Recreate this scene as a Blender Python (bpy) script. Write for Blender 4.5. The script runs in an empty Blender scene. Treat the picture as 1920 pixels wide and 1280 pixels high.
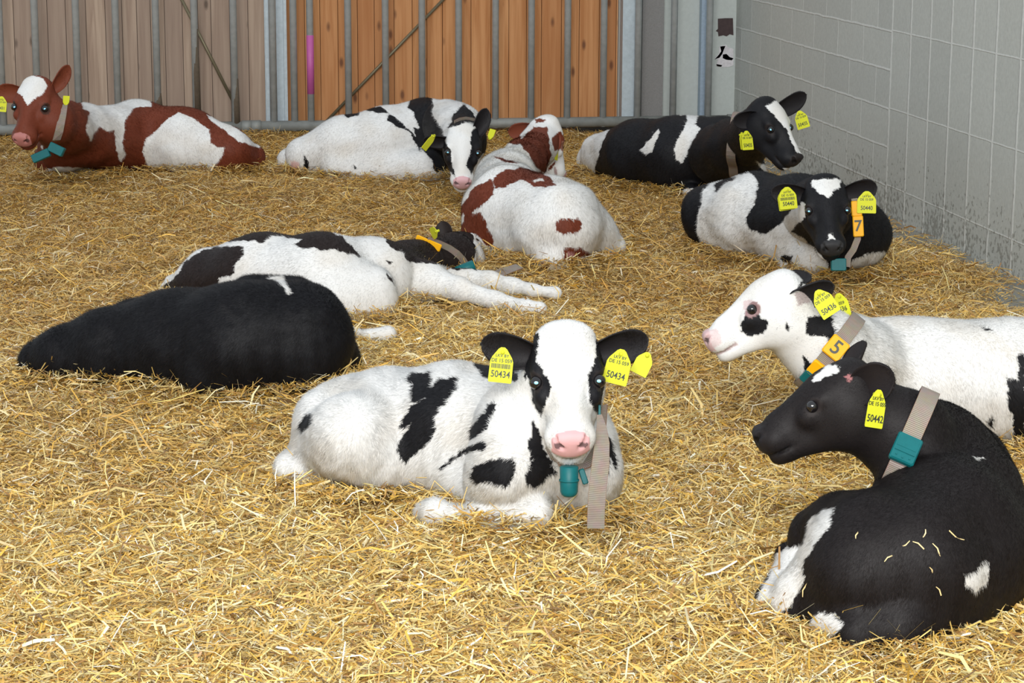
import bpy, math, os, numpy as np
from mathutils import Vector, Matrix
QUICK = None
ONLY = None
rng = np.random.default_rng(7)
sc = bpy.context.scene
col = sc.collection

# ------------------------------------------------------------------ camera
FPX = 4200.0; CH = 1.7
def nz(v):
    v = np.array(v, float); return v/np.linalg.norm(v)
_y = nz((300-960, 640+250, -FPX))
_xd = 880-960
_d = nz((_xd, -(-660*_xd+FPX*FPX)/890, -FPX))
_z = -_d; _x = np.cross(_y, _z)
RW = np.array([_x, _y, _z])            # camera space -> world
CAM = np.array([0, 0, CH])
def ray(px, py): return RW @ nz((px-960, 640-py, -FPX))
def P(px, py, h):                       # point seen at a photo position, h metres above the bedding
    d = ray(px, py); return CAM + d*((h-CH)/d[2])
def A(px, py, zc):                      # point seen at a photo position at a camera distance
    return CAM + RW @ (np.array([(px-960)/FPX, (640-py)/FPX, -1.0])*zc)
def depth(p): return -(RW.T @ (np.array(p)-CAM))[2]
def proj(p):
    c = (np.atleast_2d(p)-CAM) @ RW
    return np.stack([960+FPX*c[:, 0]/-c[:, 2], 640-FPX*c[:, 1]/-c[:, 2]], 1)
def cv(v): return RW @ np.array(v, float)   # camera-space direction to world

cd = bpy.data.cameras.new('camera'); cam = bpy.data.objects.new('camera', cd); col.objects.link(cam)
cd.sensor_width = 36; cd.lens = FPX/1920*36; cd.clip_end = 60
M = Matrix([list(RW[0])+[0], list(RW[1])+[0], list(RW[2])+[CH], [0, 0, 0, 1]])
cam.matrix_world = M
sc.camera = cam

# ------------------------------------------------------------------ light
w = bpy.data.worlds.new('daylight'); sc.world = w; w.use_nodes = True
w.node_tree.nodes['Background'].inputs[0].default_value = (0.86, 0.93, 1.0, 1)
w.node_tree.nodes['Background'].inputs[1].default_value = 0.84
def area(name, loc, target, size, sy, power, colr):
    l = bpy.data.lights.new(name, 'AREA'); l.shape = 'RECTANGLE'; l.size = size; l.size_y = sy
    l.energy = power; l.color = colr
    o = bpy.data.objects.new(name, l); col.objects.link(o); o.location = loc
    o.rotation_euler = (Vector(target)-Vector(loc)).to_track_quat('-Z', 'Y').to_euler()
    return o
area('open_barn_front', (-1.5, -5.0, 6.5), (0.8, 9.0, 0), 9.0, 3.6, 1560, (1.0, 0.98, 0.95))
fl = bpy.data.lights.new('camera_flash', 'AREA'); fl.shape = 'DISK'; fl.size = 0.12; fl.energy = 95; fl.color = (1, 0.98, 0.96)
fo = bpy.data.objects.new('camera_flash', fl); col.objects.link(fo); fo.location = (0.0, 0.0, 1.9); fo.rotation_euler = M.to_euler()
sc.view_settings.view_transform = 'Standard'; sc.view_settings.look = 'None'
sc.view_settings.gamma = 1; sc.view_settings.exposure = 0.0
sc.view_settings.use_curve_mapping = False

# ------------------------------------------------------------------ helpers
ORG = {}
def link(name, me, parent=None, origin=None, mats=()):
    o = bpy.data.objects.new(name, me); col.objects.link(o)
    n = len(me.vertices); a = np.empty(n*3); me.vertices.foreach_get('co', a); a = a.reshape(-1, 3)
    if origin is None:
        origin = (a.min(0)+a.max(0))/2
        if parent is None: origin = np.array([origin[0], origin[1], a[:, 2].min()])
    origin = np.array(origin, float)
    me.vertices.foreach_set('co', (a-origin).ravel())
    ORG[o.name] = origin
    if parent is not None:
        o.parent = parent; o.location = origin-ORG[parent.name]
    else: o.location = origin
    for m in mats: me.materials.append(m)
    me.update()
    return o
def mesh_np(name, v, faces_list, smooth=False):
    """faces_list: list of int arrays (n,3) or (n,4)"""
    me = bpy.data.meshes.new(name)
    v = np.asarray(v, float)
    me.vertices.add(len(v)); me.vertices.foreach_set('co', v.ravel())
    loops = np.concatenate([f.ravel() for f in faces_list]).astype(np.int32)
    tot = np.concatenate([np.full(len(f), f.shape[1]) for f in faces_list]).astype(np.int32)
    start = np.concatenate([[0], np.cumsum(tot)[:-1]]).astype(np.int32)
    me.loops.add(len(loops)); me.loops.foreach_set('vertex_index', loops)
    me.polygons.add(len(tot)); me.polygons.foreach_set('loop_start', start)
    me.polygons.foreach_set('loop_total', tot)
    me.polygons.foreach_set('use_smooth', np.full(len(tot), smooth))
    me.update(calc_edges=True)
    return me
def obj(name, v, f, mat, parent=None, smooth=False, origin=None):
    me = bpy.data.meshes.new(name)
    me.from_pydata([tuple(map(float, p)) for p in v], [], [tuple(map(int, q)) for q in f])
    if smooth:
        for p in me.polygons: p.use_smooth = True
    return link(name, me, parent, origin, (mat,) if mat else ())
def addcol(me, c, name='Col'):
    at = me.attributes.new(name, 'FLOAT_COLOR', 'POINT')
    if c.shape[1] == 3: c = np.concatenate([c, np.ones((len(c), 1))], 1)
    at.data.foreach_set('color', c.astype(np.float32).ravel())
def tag(o, label=None, cat=None, group=None, kind=None):
    if label: o['label'] = label
    if cat: o['category'] = cat
    if group: o['group'] = group
    if kind: o['kind'] = kind
    return o
class MB:
    def __init__(s): s.v = []; s.f = []; s.c = []
    def add(s, v, f, c=None):
        b = len(s.v); s.v += [tuple(map(float, q)) for q in v]; s.f += [tuple(int(i)+b for i in q) for q in f]
        if c is not None: s.c += [c]*len(v)
    def box(s, c, sx, sy, sz, ax=None, bev=0.0, colr=None):
        ax = np.eye(3) if ax is None else np.array(ax)
        c = np.array(c, float); h = np.array([sx, sy, sz])/2
        if bev <= 0:
            v = [c+(np.array([i, j, k])*h) @ ax for i in (-1, 1) for j in (-1, 1) for k in (-1, 1)]
            s.add(v, [(0, 1, 3, 2), (4, 6, 7, 5), (0, 4, 5, 1), (2, 3, 7, 6), (0, 2, 6, 4), (1, 5, 7, 3)], colr); return
        # bevelled box: octagonal profile in first two axes, chamfered in the third
        v = []; f = []
        def ring(i, j, k): return [(x, y, k) for x, y in [(-i+bev, -j), (i-bev, -j), (i, -j+bev), (i, j-bev), (i-bev, j), (-i+bev, j), (-i, j-bev), (-i, -j+bev)]]
        for (ins, k) in ((bev*.7, -h[2]), (0, -h[2]+bev), (0, h[2]-bev), (bev*.7, h[2])):
            v += ring(h[0]-ins, h[1]-ins, k)
        for r in range(3):
            for i in range(8): f.append((r*8+i, r*8+(i+1) % 8, (r+1)*8+(i+1) % 8, (r+1)*8+i))
        f.append(tuple(range(7, -1, -1))); f.append(tuple(range(24, 32)))
        s.add([c+np.array(q) @ ax for q in v], f, colr)
    def tube(s, pts, r, n=10, cap=True, colr=None):
        pts = [np.array(p, float) for p in pts]; rs = r if isinstance(r, (list, tuple)) else [r]*len(pts)
        v = []; f = []; up = None
        for i, p in enumerate(pts):
            t = nz(pts[min(i+1, len(pts)-1)]-pts[max(i-1, 0)])
            if up is None: up = np.array([0, 0, 1.]) if abs(t[2]) < .9 else np.array([1., 0, 0])
            a = nz(np.cross(t, up)); b = np.cross(a, t); up = b
            for k in range(n):
                q = 2*math.pi*k/n; v.append(p+rs[i]*(math.cos(q)*a+math.sin(q)*b))
        for i in range(len(pts)-1):
            for k in range(n): f.append((i*n+k, i*n+(k+1) % n, (i+1)*n+(k+1) % n, (i+1)*n+k))
        if cap: f.append(tuple(range(n-1, -1, -1))); f.append(tuple(range((len(pts)-1)*n, len(pts)*n)))
        s.add(v, f, colr)
    def build(s, name, mat, parent=None, smooth=False, origin=None):
        o = obj(name, s.v, s.f, mat, parent, smooth, origin)
        if s.c: addcol(o.data, np.array(s.c, float))
        return o

# ------------------------------------------------------------------ materials
def newmat(name):
    m = bpy.data.materials.new(name); m.use_nodes = True
    return m, m.node_tree, m.node_tree.nodes['Principled BSDF']
def N(nt, t, **k):
    n = nt.nodes.new(t)
    for a, b in k.items():
        if a.startswith('i_'): n.inputs[int(a[2:])].default_value = b
        else: setattr(n, a, b)
    return n
def L(nt, a, b): nt.links.new(a, b)
def plain(name, c, rough=.6, metal=0, spec=.5, noise=0, nscale=30, bump=0):
    m, nt, b = newmat(name)
    b.inputs['Base Color'].default_value = (*c, 1); b.inputs['Roughness'].default_value = rough
    b.inputs['Metallic'].default_value = metal; b.inputs['Specular IOR Level'].default_value = spec
    if noise or bump:
        tc = N(nt, 'ShaderNodeTexCoord'); nn = N(nt, 'ShaderNodeTexNoise'); nn.inputs['Scale'].default_value = nscale
        nn.inputs['Detail'].default_value = 5
        L(nt, tc.outputs['Object'], nn.inputs['Vector'])
        if noise:
            mx = N(nt, 'ShaderNodeMix', data_type='RGBA')
            mx.inputs[6].default_value = (*[x*(1-noise) for x in c], 1); mx.inputs[7].default_value = (*[min(1, x*(1+noise)) for x in c], 1)
            L(nt, nn.outputs['Fac'], mx.inputs[0]); L(nt, mx.outputs[2], b.inputs['Base Color'])
        if bump:
            bp = N(nt, 'ShaderNodeBump'); bp.inputs['Strength'].default_value = bump; bp.inputs['Distance'].default_value = .01
            L(nt, nn.outputs['Fac'], bp.inputs['Height']); L(nt, bp.outputs[0], b.inputs['Normal'])
    return m
def vcol(name, rough, spec=.3, sheen=0, bump=None):
    m, nt, b = newmat(name)
    at = N(nt, 'ShaderNodeAttribute', attribute_name='Col'); L(nt, at.outputs['Color'], b.inputs['Base Color'])
    b.inputs['Roughness'].default_value = rough; b.inputs['Specular IOR Level'].default_value = spec
    if sheen:
        b.inputs['Sheen Weight'].default_value = sheen; b.inputs['Sheen Roughness'].default_value = .4
    return m, nt, b, at
M_coat, _, _, _ = vcol('calf_coat', .58, .22)
M_straw, _nt, _b, _ = vcol('straw_blades', .42, .45)
M_galv = plain('galvanised_steel', (.42, .45, .455), .42, .35, noise=.28, nscale=25)
M_galvpost = plain('galvanised_profile', (.45, .52, .56), .5, .25, noise=.22, nscale=40)
M_rail = plain('dirty_rail', (.24, .25, .235), .6, .2, noise=.35, nscale=18)
M_dirt = plain('dried_dung', (.10, .075, .05), .9, noise=.4, nscale=60)
M_pink = plain('pink_marking_paint', (.48, .10, .32), .5, noise=.1)
M_tag = plain('yellow_tag_plastic', (.62, .64, .028), .55, spec=.25)
M_print = plain('black_print', (.03, .04, .03), .5)
M_teal = plain('teal_plastic', (.002, .115, .125), .45, spec=.3, noise=.15, nscale=60)
M_orange = plain('orange_yellow_plastic', (.86, .42, .002), .5, spec=.3)
M_darkeye = plain('dark_eye', (.008, .007, .008), .06, spec=.8)
M_glow = plain('painted_eyeshine', (.30, .78, 1.0), .35, spec=.6)  # pale blue base colour stands in for the flash shining back from the eye
M_brown_plaster = plain('bare_plaster', (.06, .04, .04), .9, noise=.4, nscale=40)
M_stalk = plain('straw_stalk', (.80, .62, .30), .5)
# woven strap
M_strap, nt, b = newmat('woven_strap')
b.inputs['Roughness'].default_value = .85
at = N(nt, 'ShaderNodeAttribute', attribute_name='Col')
wv = N(nt, 'ShaderNodeTexWave'); wv.inputs['Scale'].default_value = 1; wv.wave_profile = 'SIN'; wv.bands_direction = 'X'
sx = N(nt, 'ShaderNodeSeparateColor'); L(nt, at.outputs['Color'], sx.inputs[0])
ml = N(nt, 'ShaderNodeMath', operation='MULTIPLY'); ml.inputs[1].default_value = 1400; L(nt, sx.outputs[0], ml.inputs[0])
sn = N(nt, 'ShaderNodeMath', operation='SINE'); L(nt, ml.outputs[0], sn.inputs[0])
mr = N(nt, 'ShaderNodeMapRange'); mr.inputs[1].default_value = -1; mr.inputs[2].default_value = 1; L(nt, sn.outputs[0], mr.inputs[0])
cr = N(nt, 'ShaderNodeMix', data_type='RGBA'); cr.inputs[6].default_value = (.19, .15, .12, 1); cr.inputs[7].default_value = (.40, .34, .285, 1)
L(nt, mr.outputs[0], cr.inputs[0])
ed = N(nt, 'ShaderNodeMath', operation='GREATER_THAN'); ed.inputs[1].default_value = .82; L(nt, sx.outputs[1], ed.inputs[0])
c2 = N(nt, 'ShaderNodeMix', data_type='RGBA'); c2.inputs[7].default_value = (.26, .16, .11, 1)
L(nt, ed.outputs[0], c2.inputs[0]); L(nt, cr.outputs[2], c2.inputs[6])
c3 = N(nt, 'ShaderNodeTexNoise'); c3.inputs['Scale'].default_value = 45; tcn = N(nt, 'ShaderNodeTexCoord'); L(nt, tcn.outputs['Object'], c3.inputs['Vector'])
c4 = N(nt, 'ShaderNodeMix', data_type='RGBA', blend_type='MULTIPLY'); c4.inputs[0].default_value = .35
L(nt, c2.outputs[2], c4.inputs[6]); L(nt, c3.outputs['Color'], c4.inputs[7]); L(nt, c4.outputs[2], b.inputs['Base Color'])

def wood(name, c1, c2, c3, knot):
    m, nt, b = newmat(name)
    tc = N(nt, 'ShaderNodeTexCoord'); at = N(nt, 'ShaderNodeAttribute', attribute_name='Col')
    mp = N(nt, 'ShaderNodeMapping'); mp.inputs['Scale'].default_value = (38, 38, 1.6)
    ad = N(nt, 'ShaderNodeVectorMath', operation='ADD'); L(nt, tc.outputs['Object'], ad.inputs[0])
    sc_ = N(nt, 'ShaderNodeVectorMath', operation='SCALE'); sc_.inputs['Scale'].default_value = 13; L(nt, at.outputs['Color'], sc_.inputs[0]); L(nt, sc_.outputs[0], ad.inputs[1])
    L(nt, ad.outputs[0], mp.inputs['Vector'])
    n1 = N(nt, 'ShaderNodeTexNoise'); n1.inputs['Scale'].default_value = 1; n1.inputs['Detail'].default_value = 4; n1.inputs['Distortion'].default_value = .6
    L(nt, mp.outputs[0], n1.inputs['Vector'])
    rp = N(nt, 'ShaderNodeValToRGB'); rp.color_ramp.elements[0].position = .33; rp.color_ramp.elements[0].color = (*c1, 1)
    rp.color_ramp.elements[1].position = .66; rp.color_ramp.elements[1].color = (*c2, 1)
    L(nt, n1.outputs['Fac'], rp.inputs[0])
    hs = N(nt, 'ShaderNodeMix', data_type='RGBA'); hs.inputs[7].default_value = (*c3, 1)
    sx = N(nt, 'ShaderNodeSeparateColor'); L(nt, at.outputs['Color'], sx.inputs[0])
    L(nt, sx.outputs[0], hs.inputs[0]); L(nt, rp.outputs[0], hs.inputs[6])
    vo = N(nt, 'ShaderNodeTexVoronoi'); mp2 = N(nt, 'ShaderNodeMapping'); mp2.inputs['Scale'].default_value = (9, 9, 3.6)
    L(nt, ad.outputs[0], mp2.inputs['Vector']); L(nt, mp2.outputs[0], vo.inputs['Vector']); vo.inputs['Scale'].default_value = 1
    kr = N(nt, 'ShaderNodeMapRange'); kr.inputs[1].default_value = .06; kr.inputs[2].default_value = .16; kr.inputs[3].default_value = 1; kr.inputs[4].default_value = 0
    L(nt, vo.outputs['Distance'], kr.inputs[0])
    km = N(nt, 'ShaderNodeMix', data_type='RGBA'); km.inputs[7].default_value = (*knot, 1)
    ks = N(nt, 'ShaderNodeMath', operation='MULTIPLY'); ks.inputs[1].default_value = .8; L(nt, kr.outputs[0], ks.inputs[0])
    L(nt, ks.outputs[0], km.inputs[0]); L(nt, hs.outputs[2], km.inputs[6]); L(nt, km.outputs[2], b.inputs['Base Color'])
    b.inputs['Roughness'].default_value = .75
    return m
M_woodgrey = wood('weathered_boards', (.31, .215, .155), (.47, .355, .265), (.26, .19, .15), (.07, .045, .03))
M_woodorange = wood('larch_boards', (.46, .19, .06), (.66, .335, .14), (.40, .16, .055), (.10, .03, .012))

def blocks(name, bw, rh, off, wide, su=1.0, sv=1.0):
    m, nt, b = newmat(name)
    tc = N(nt, 'ShaderNodeTexCoord'); sx = N(nt, 'ShaderNodeSeparateXYZ'); L(nt, tc.outputs['Object'], sx.inputs[0])
    cx = N(nt, 'ShaderNodeCombineXYZ'); mu = N(nt, 'ShaderNodeMath', operation='MULTIPLY', i_1=su); mv = N(nt, 'ShaderNodeMath', operation='MULTIPLY', i_1=sv)
    L(nt, sx.outputs[1], mu.inputs[0]); L(nt, sx.outputs[2], mv.inputs[0]); L(nt, mu.outputs[0], cx.inputs[0]); L(nt, mv.outputs[0], cx.inputs[1])
    wn = N(nt, 'ShaderNodeTexNoise'); wn.inputs['Scale'].default_value = 9; L(nt, tc.outputs['Object'], wn.inputs['Vector'])
    wa = N(nt, 'ShaderNodeMix', data_type='RGBA', blend_type='LINEAR_LIGHT'); wa.inputs[0].default_value = .006
    L(nt, cx.outputs[0], wa.inputs[6]); L(nt, wn.outputs['Color'], wa.inputs[7])
    br = N(nt, 'ShaderNodeTexBrick'); br.offset = off; br.inputs['Scale'].default_value = 1
    br.inputs['Brick Width'].default_value = bw*su; br.inputs['Row Height'].default_value = rh*sv
    br.inputs['Mortar Size'].default_value = wide; br.inputs['Mortar Smooth'].default_value = .5
    br.inputs['Color1'].default_value = (.50, .515, .475, 1); br.inputs['Color2'].default_value = (.455, .47, .435, 1)
    br.inputs['Mortar'].default_value = (.63, .64, .60, 1)
    L(nt, wa.outputs[2], br.inputs['Vector'])
    n1 = N(nt, 'ShaderNodeTexNoise'); n1.inputs['Scale'].default_value = 60; n1.inputs['Detail'].default_value = 6; L(nt, tc.outputs['Object'], n1.inputs['Vector'])
    mx = N(nt, 'ShaderNodeMix', data_type='RGBA', blend_type='MULTIPLY'); mx.inputs[0].default_value = .35
    rp = N(nt, 'ShaderNodeMapRange'); rp.inputs[1].default_value = .3; rp.inputs[2].default_value = .7; rp.inputs[3].default_value = .75; rp.inputs[4].default_value = 1.15
    L(nt, n1.outputs['Fac'], rp.inputs[0]); L(nt, br.outputs['Color'], mx.inputs[6]); L(nt, rp.outputs[0], mx.inputs[7])
    # dung splashes low on the wall
    n2 = N(nt, 'ShaderNodeTexNoise'); n2.inputs['Scale'].default_value = 38; n2.inputs['Detail'].default_value = 3; L(nt, tc.outputs['Object'], n2.inputs['Vector'])
    n3 = N(nt, 'ShaderNodeTexNoise'); n3.inputs['Scale'].default_value = 3; L(nt, tc.outputs['Object'], n3.inputs['Vector'])
    zr = N(nt, 'ShaderNodeMapRange'); zr.inputs[1].default_value = -.1; zr.inputs[2].default_value = .45; zr.inputs[3].default_value = .20; zr.inputs[4].default_value = -.06
    L(nt, sx.outputs[2], zr.inputs[0])
    s1 = N(nt, 'ShaderNodeMath', operation='ADD'); L(nt, n2.outputs['Fac'], s1.inputs[0]); L(nt, zr.outputs[0], s1.inputs[1])
    s2 = N(nt, 'ShaderNodeMath', operation='MULTIPLY_ADD'); s2.inputs[1].default_value = .35; L(nt, n3.outputs['Fac'], s2.inputs[0]); L(nt, s1.outputs[0], s2.inputs[2])
    s3 = N(nt, 'ShaderNodeMapRange'); s3.inputs[1].default_value = .89; s3.inputs[2].default_value = .95; s3.inputs[4].default_value = .5; L(nt, s2.outputs[0], s3.inputs[0])
    md = N(nt, 'ShaderNodeMix', data_type='RGBA'); md.inputs[7].default_value = (.10, .09, .065, 1)
    L(nt, s3.outputs[0], md.inputs[0]); L(nt, mx.outputs[2], md.inputs[6]); L(nt, md.outputs[2], b.inputs['Base Color'])
    bp = N(nt, 'ShaderNodeBump'); bp.inputs['Strength'].default_value = .45; bp.inputs['Distance'].default_value = .012
    hm = N(nt, 'ShaderNodeMath', operation='MULTIPLY_ADD'); hm.inputs[1].default_value = .18
    L(nt, n1.outputs['Fac'], hm.inputs[0]); L(nt, br.outputs['Fac'], hm.inputs[2]); L(nt, hm.outputs[0], bp.inputs['Height']); L(nt, bp.outputs[0], b.inputs['Normal'])
    b.inputs['Roughness'].default_value = .8
    return m
M_blkfar = blocks('painted_blocks', .47, .2, .5, .007)
M_blknear = blocks('painted_tall_blocks', .297, .4, 0.0, .010, .7, 2.0)
M_pale = plain('pale_plaster', (.47, .51, .49), .7, noise=.1, nscale=50, bump=.15)
M_greypanel = plain('grey_rough_plaster', (.235, .23, .225), .9, noise=.18, nscale=130, bump=.3)
M_concrete = plain('concrete_floor', (.24, .24, .215), .85, noise=.35, nscale=14, bump=.3)

# ------------------------------------------------------------------ the room
XW = 3.706; YB = 14.41
ZT = 3.0
def box_struct(name, x0, x1, y0, y1, z0, z1, mat):
    b = MB(); b.box(((x0+x1)/2, (y0+y1)/2, (z0+z1)/2), x1-x0, y1-y0, z1-z0)
    return tag(b.build(name, mat, origin=(0, 0, 0)), kind='structure')
box_struct('floor', -4.2, XW+.2, -2.5, YB+.6, -.25, -.075, M_concrete)
# right wall: far part in running bond, near part in tall blocks
o = box_struct('wall_right', XW, XW+.2, 11.2, YB+.6, -.25, ZT, M_blkfar)
o.data.transform(Matrix.Translation((0, -11.2, -.085))); o.location = (0, 11.2, .085)
o = box_struct('wall_right_near', XW, XW+.2, -2.5, 11.2, -.25, ZT, M_blknear)
o.data.transform(Matrix.Translation((0, -11.192, -.09))); o.location = (0, 11.192, .09)
def bx(px, py=120, y=YB):               # world x, z of a photo position on the plane y
    d = ray(px, py); q = CAM+d*(y/d[1]); return q[0], q[2]
# back wall, pale plaster to the right of the doors
x_a = bx(1160)[0]; x_c = XW
box_struct('wall_back', x_a, XW, YB, YB+.2, -.25, ZT, M_pale)
box_struct('trim_1', bx(1203, 120, YB-.02)[0], bx(1243, 120, YB-.02)[0], YB-.03, YB, .0, ZT, M_greypanel)
box_struct('trim_2', bx(1161)[0], bx(1188)[0], YB-.10, YB-.002, -.07, ZT, M_galvpost)
# plaster flaked off in the corner
def flake(name, pts, mat):
    v = []; n = len(pts)
    for yy in (YB-.004, YB+.001):
        for (a, b_) in pts: x, z = bx(a, b_, YB); v.append((x, yy, z))
    f = [tuple(range(n)), tuple(range(2*n-1, n-1, -1))]+[(i, i+n, (i+1) % n+n, (i+1) % n) for i in range(n)]
    return tag(obj(name, v, f, mat), kind='structure')
flake('trim_3', [(1346, 35), (1360, 34), (1374, 34), (1375, 66), (1368, 64), (1362, 68), (1356, 66), (1347, 68), (1346, 60), (1342, 58), (1346, 54)], M_brown_plaster)
flake('trim_4', [(1349, 87), (1362, 84), (1364, 88), (1375, 92), (1375, 122), (1368, 125), (1352, 126), (1343, 122), (1346, 112), (1340, 110), (1348, 100)], plain('flaked_white', (.62, .60, .62), .8, noise=.3, nscale=60))
flake('trim_5', [(1350, 87), (1360, 86), (1357, 93), (1354, 101), (1349, 108), (1340, 111), (1347, 103), (1352, 96)], M_brown_plaster)
flake('trim_6', [(1355, 102), (1362, 101), (1368, 107), (1375, 109), (1372, 113), (1362, 112), (1355, 109)], M_brown_plaster)
flake('trim_7', [(1343, 120), (1354, 122), (1352, 125), (1344, 124)], M_brown_plaster)

def boards(name, px0, px1, y, z0, mat, seed):
    r = np.random.default_rng(seed); b = MB()
    x = bx(px0, 120, y)[0]; xe = bx(px1, 120, y)[0]
    while x < xe-.01:
        wdt = min(r.uniform(.075, .135), xe-x)
        b.box((x+wdt/2, y+r.uniform(0, .004), (z0+ZT)/2), wdt-.004, .024, ZT-z0, colr=(r.random()*.75, r.random(), r.random(), 1))
        x += wdt
    b.box(((bx(px0, 120, y)[0]+xe)/2, y+.03, (z0+ZT)/2), xe-bx(px0, 120, y)[0], .02, ZT-z0, colr=(.9, .1, .1, 1))
    return b.build(name, mat, origin=(0, y, 0))
YD = YB+.05
dl = tag(boards('door_1', -120, 500, YD, .085, M_woodgrey, 3), kind='structure')
dr = tag(boards('door_2', 536, 1162, YD+.01, .085, M_woodorange, 5), kind='structure')
def rod(name, a, b_, r, mat, parent, y=YD-.03):
    m = MB(); pa = bx(*a, y); pb = bx(*b_, y)
    m.tube([(pa[0], y, pa[1]), (pb[0], y, pb[1])], r, 8); return m.build(name, mat, parent, True)
M_rod = plain('brass_coloured_rod', (.22, .19, .12), .5, .5)
rod('brace', (338, -6), (442, 200), .010, M_rod, dl); rod('brace', (836, -6), (600, 240), .010, M_rod, dr)
# galvanised door post between the doors
b = MB(); x0, x1 = bx(497, 120, YD-.06)[0], bx(538, 120, YD-.06)[0]
b.box(((x0+x1)/2, YD-.035, 1.45), x1-x0, .05, ZT, colr=(1, 1, 1))
b.box((x0+.015, YD-.075, 1.45), .02, .03, ZT, colr=(1, 1, 1)); b.box((x1-.01, YD-.075, 1.45), .02, .03, ZT, colr=(1, 1, 1))
p = b.build('steel_post', M_galvpost); tag(p, 'galvanised steel channel post between the grey boards and the orange boards', 'post')
b = MB(); x0 = bx(1318, 120, YB-.04)[0]; b.box((x0, YB-.04, 1.4), .045, .06, ZT)
tag(b.build('steel_post', plain('blue_galvanised', (.33, .42, .52), .45, .35, noise=.2, nscale=60)), 'bluish galvanised post against the pale wall near the corner', 'post')
# dark sill below the doors
box_struct('trim_8', -4.2, x_a, YD-.01, YB+.2, -.2, .085, plain('dark_sill', (.07, .065, .055), .9, noise=.3, nscale=20))

# gates
YG = 14.27
def gate(label, bars, rail, z_rail, extra=()):
    xs = [bx(p_, 232, YG)[0] for p_ in rail]
    rt = bpy.data.objects.new('barred_gate', None); col.objects.link(rt)
    rt.location = ((xs[0]+xs[1])/2, YG, -.05); ORG[rt.name] = np.array(rt.location)
    tag(rt, label, 'gate', 'barred gates along the back of the pen')
    m = MB(); m.tube([(xs[0], YG, z_rail[0]), (xs[1], YG, z_rail[1])], .034, 14); m.build('bottom_rail', M_rail, rt, True)
    for p_ in bars:
        x, _ = bx(p_, 120, YG)
        m = MB(); m.tube([(x, YG, .06), (x, YG, 2.6)], .0225, 12); bar = m.build('bar', M_galv, rt, True)
        if p_ in (582,):
            za, zb = bx(582, 66, YG)[1], bx(582, 176, YG)[1]
            m = MB(); m.tube([(x, YG, zb), (x, YG, za)], .0234, 12); q = m.build('painted_band', M_pink, bar, True); q['label'] = 'magenta paint band'
    for (px_, ya, yb, rr) in extra:
        x, _ = bx(px_, 120, YG); za, zb = bx(px_, ya, YG)[1], bx(px_, yb, YG)[1]
        m = MB(); m.tube([(x+.004, YG-.003, zb), (x+.002, YG-.002, (za+zb)/2), (x+.008, YG-.004, za)], [rr, rr*.98, rr*.55], 12)
        m.build('dung_crust', M_dirt, rt, True)
    # hinge collars at the ends
    for x in xs:
        m = MB(); m.tube([(x-.03, YG, z_rail[0]), (x+.03, YG, z_rail[0])], .04, 14); m.build('rail_collar', M_rail, rt, True)
    m = MB(); m.tube([(xs[0], YG, 1.9), (xs[1], YG, 1.9)], .025, 12); m.build('top_rail', M_galv, rt, True)
    return rt
gate('grey barred gate section on the left, in front of the weathered boards', [2, 68, 145, 219, 294, 366, 439], (-60, 462), (.09, .09),
     ((366.5, 54, 212, .0238), (440, 147, 232, .0236), (294.5, 174, 205, .0236)))
gate('grey barred gate section on the right, with the magenta painted bar', [512, 551, 582, 653, 723, 791.5, 860, 929, 996, 1064, 1131.5, 1196, 1263, 1329], (480, 1372), (.09, .09))

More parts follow.
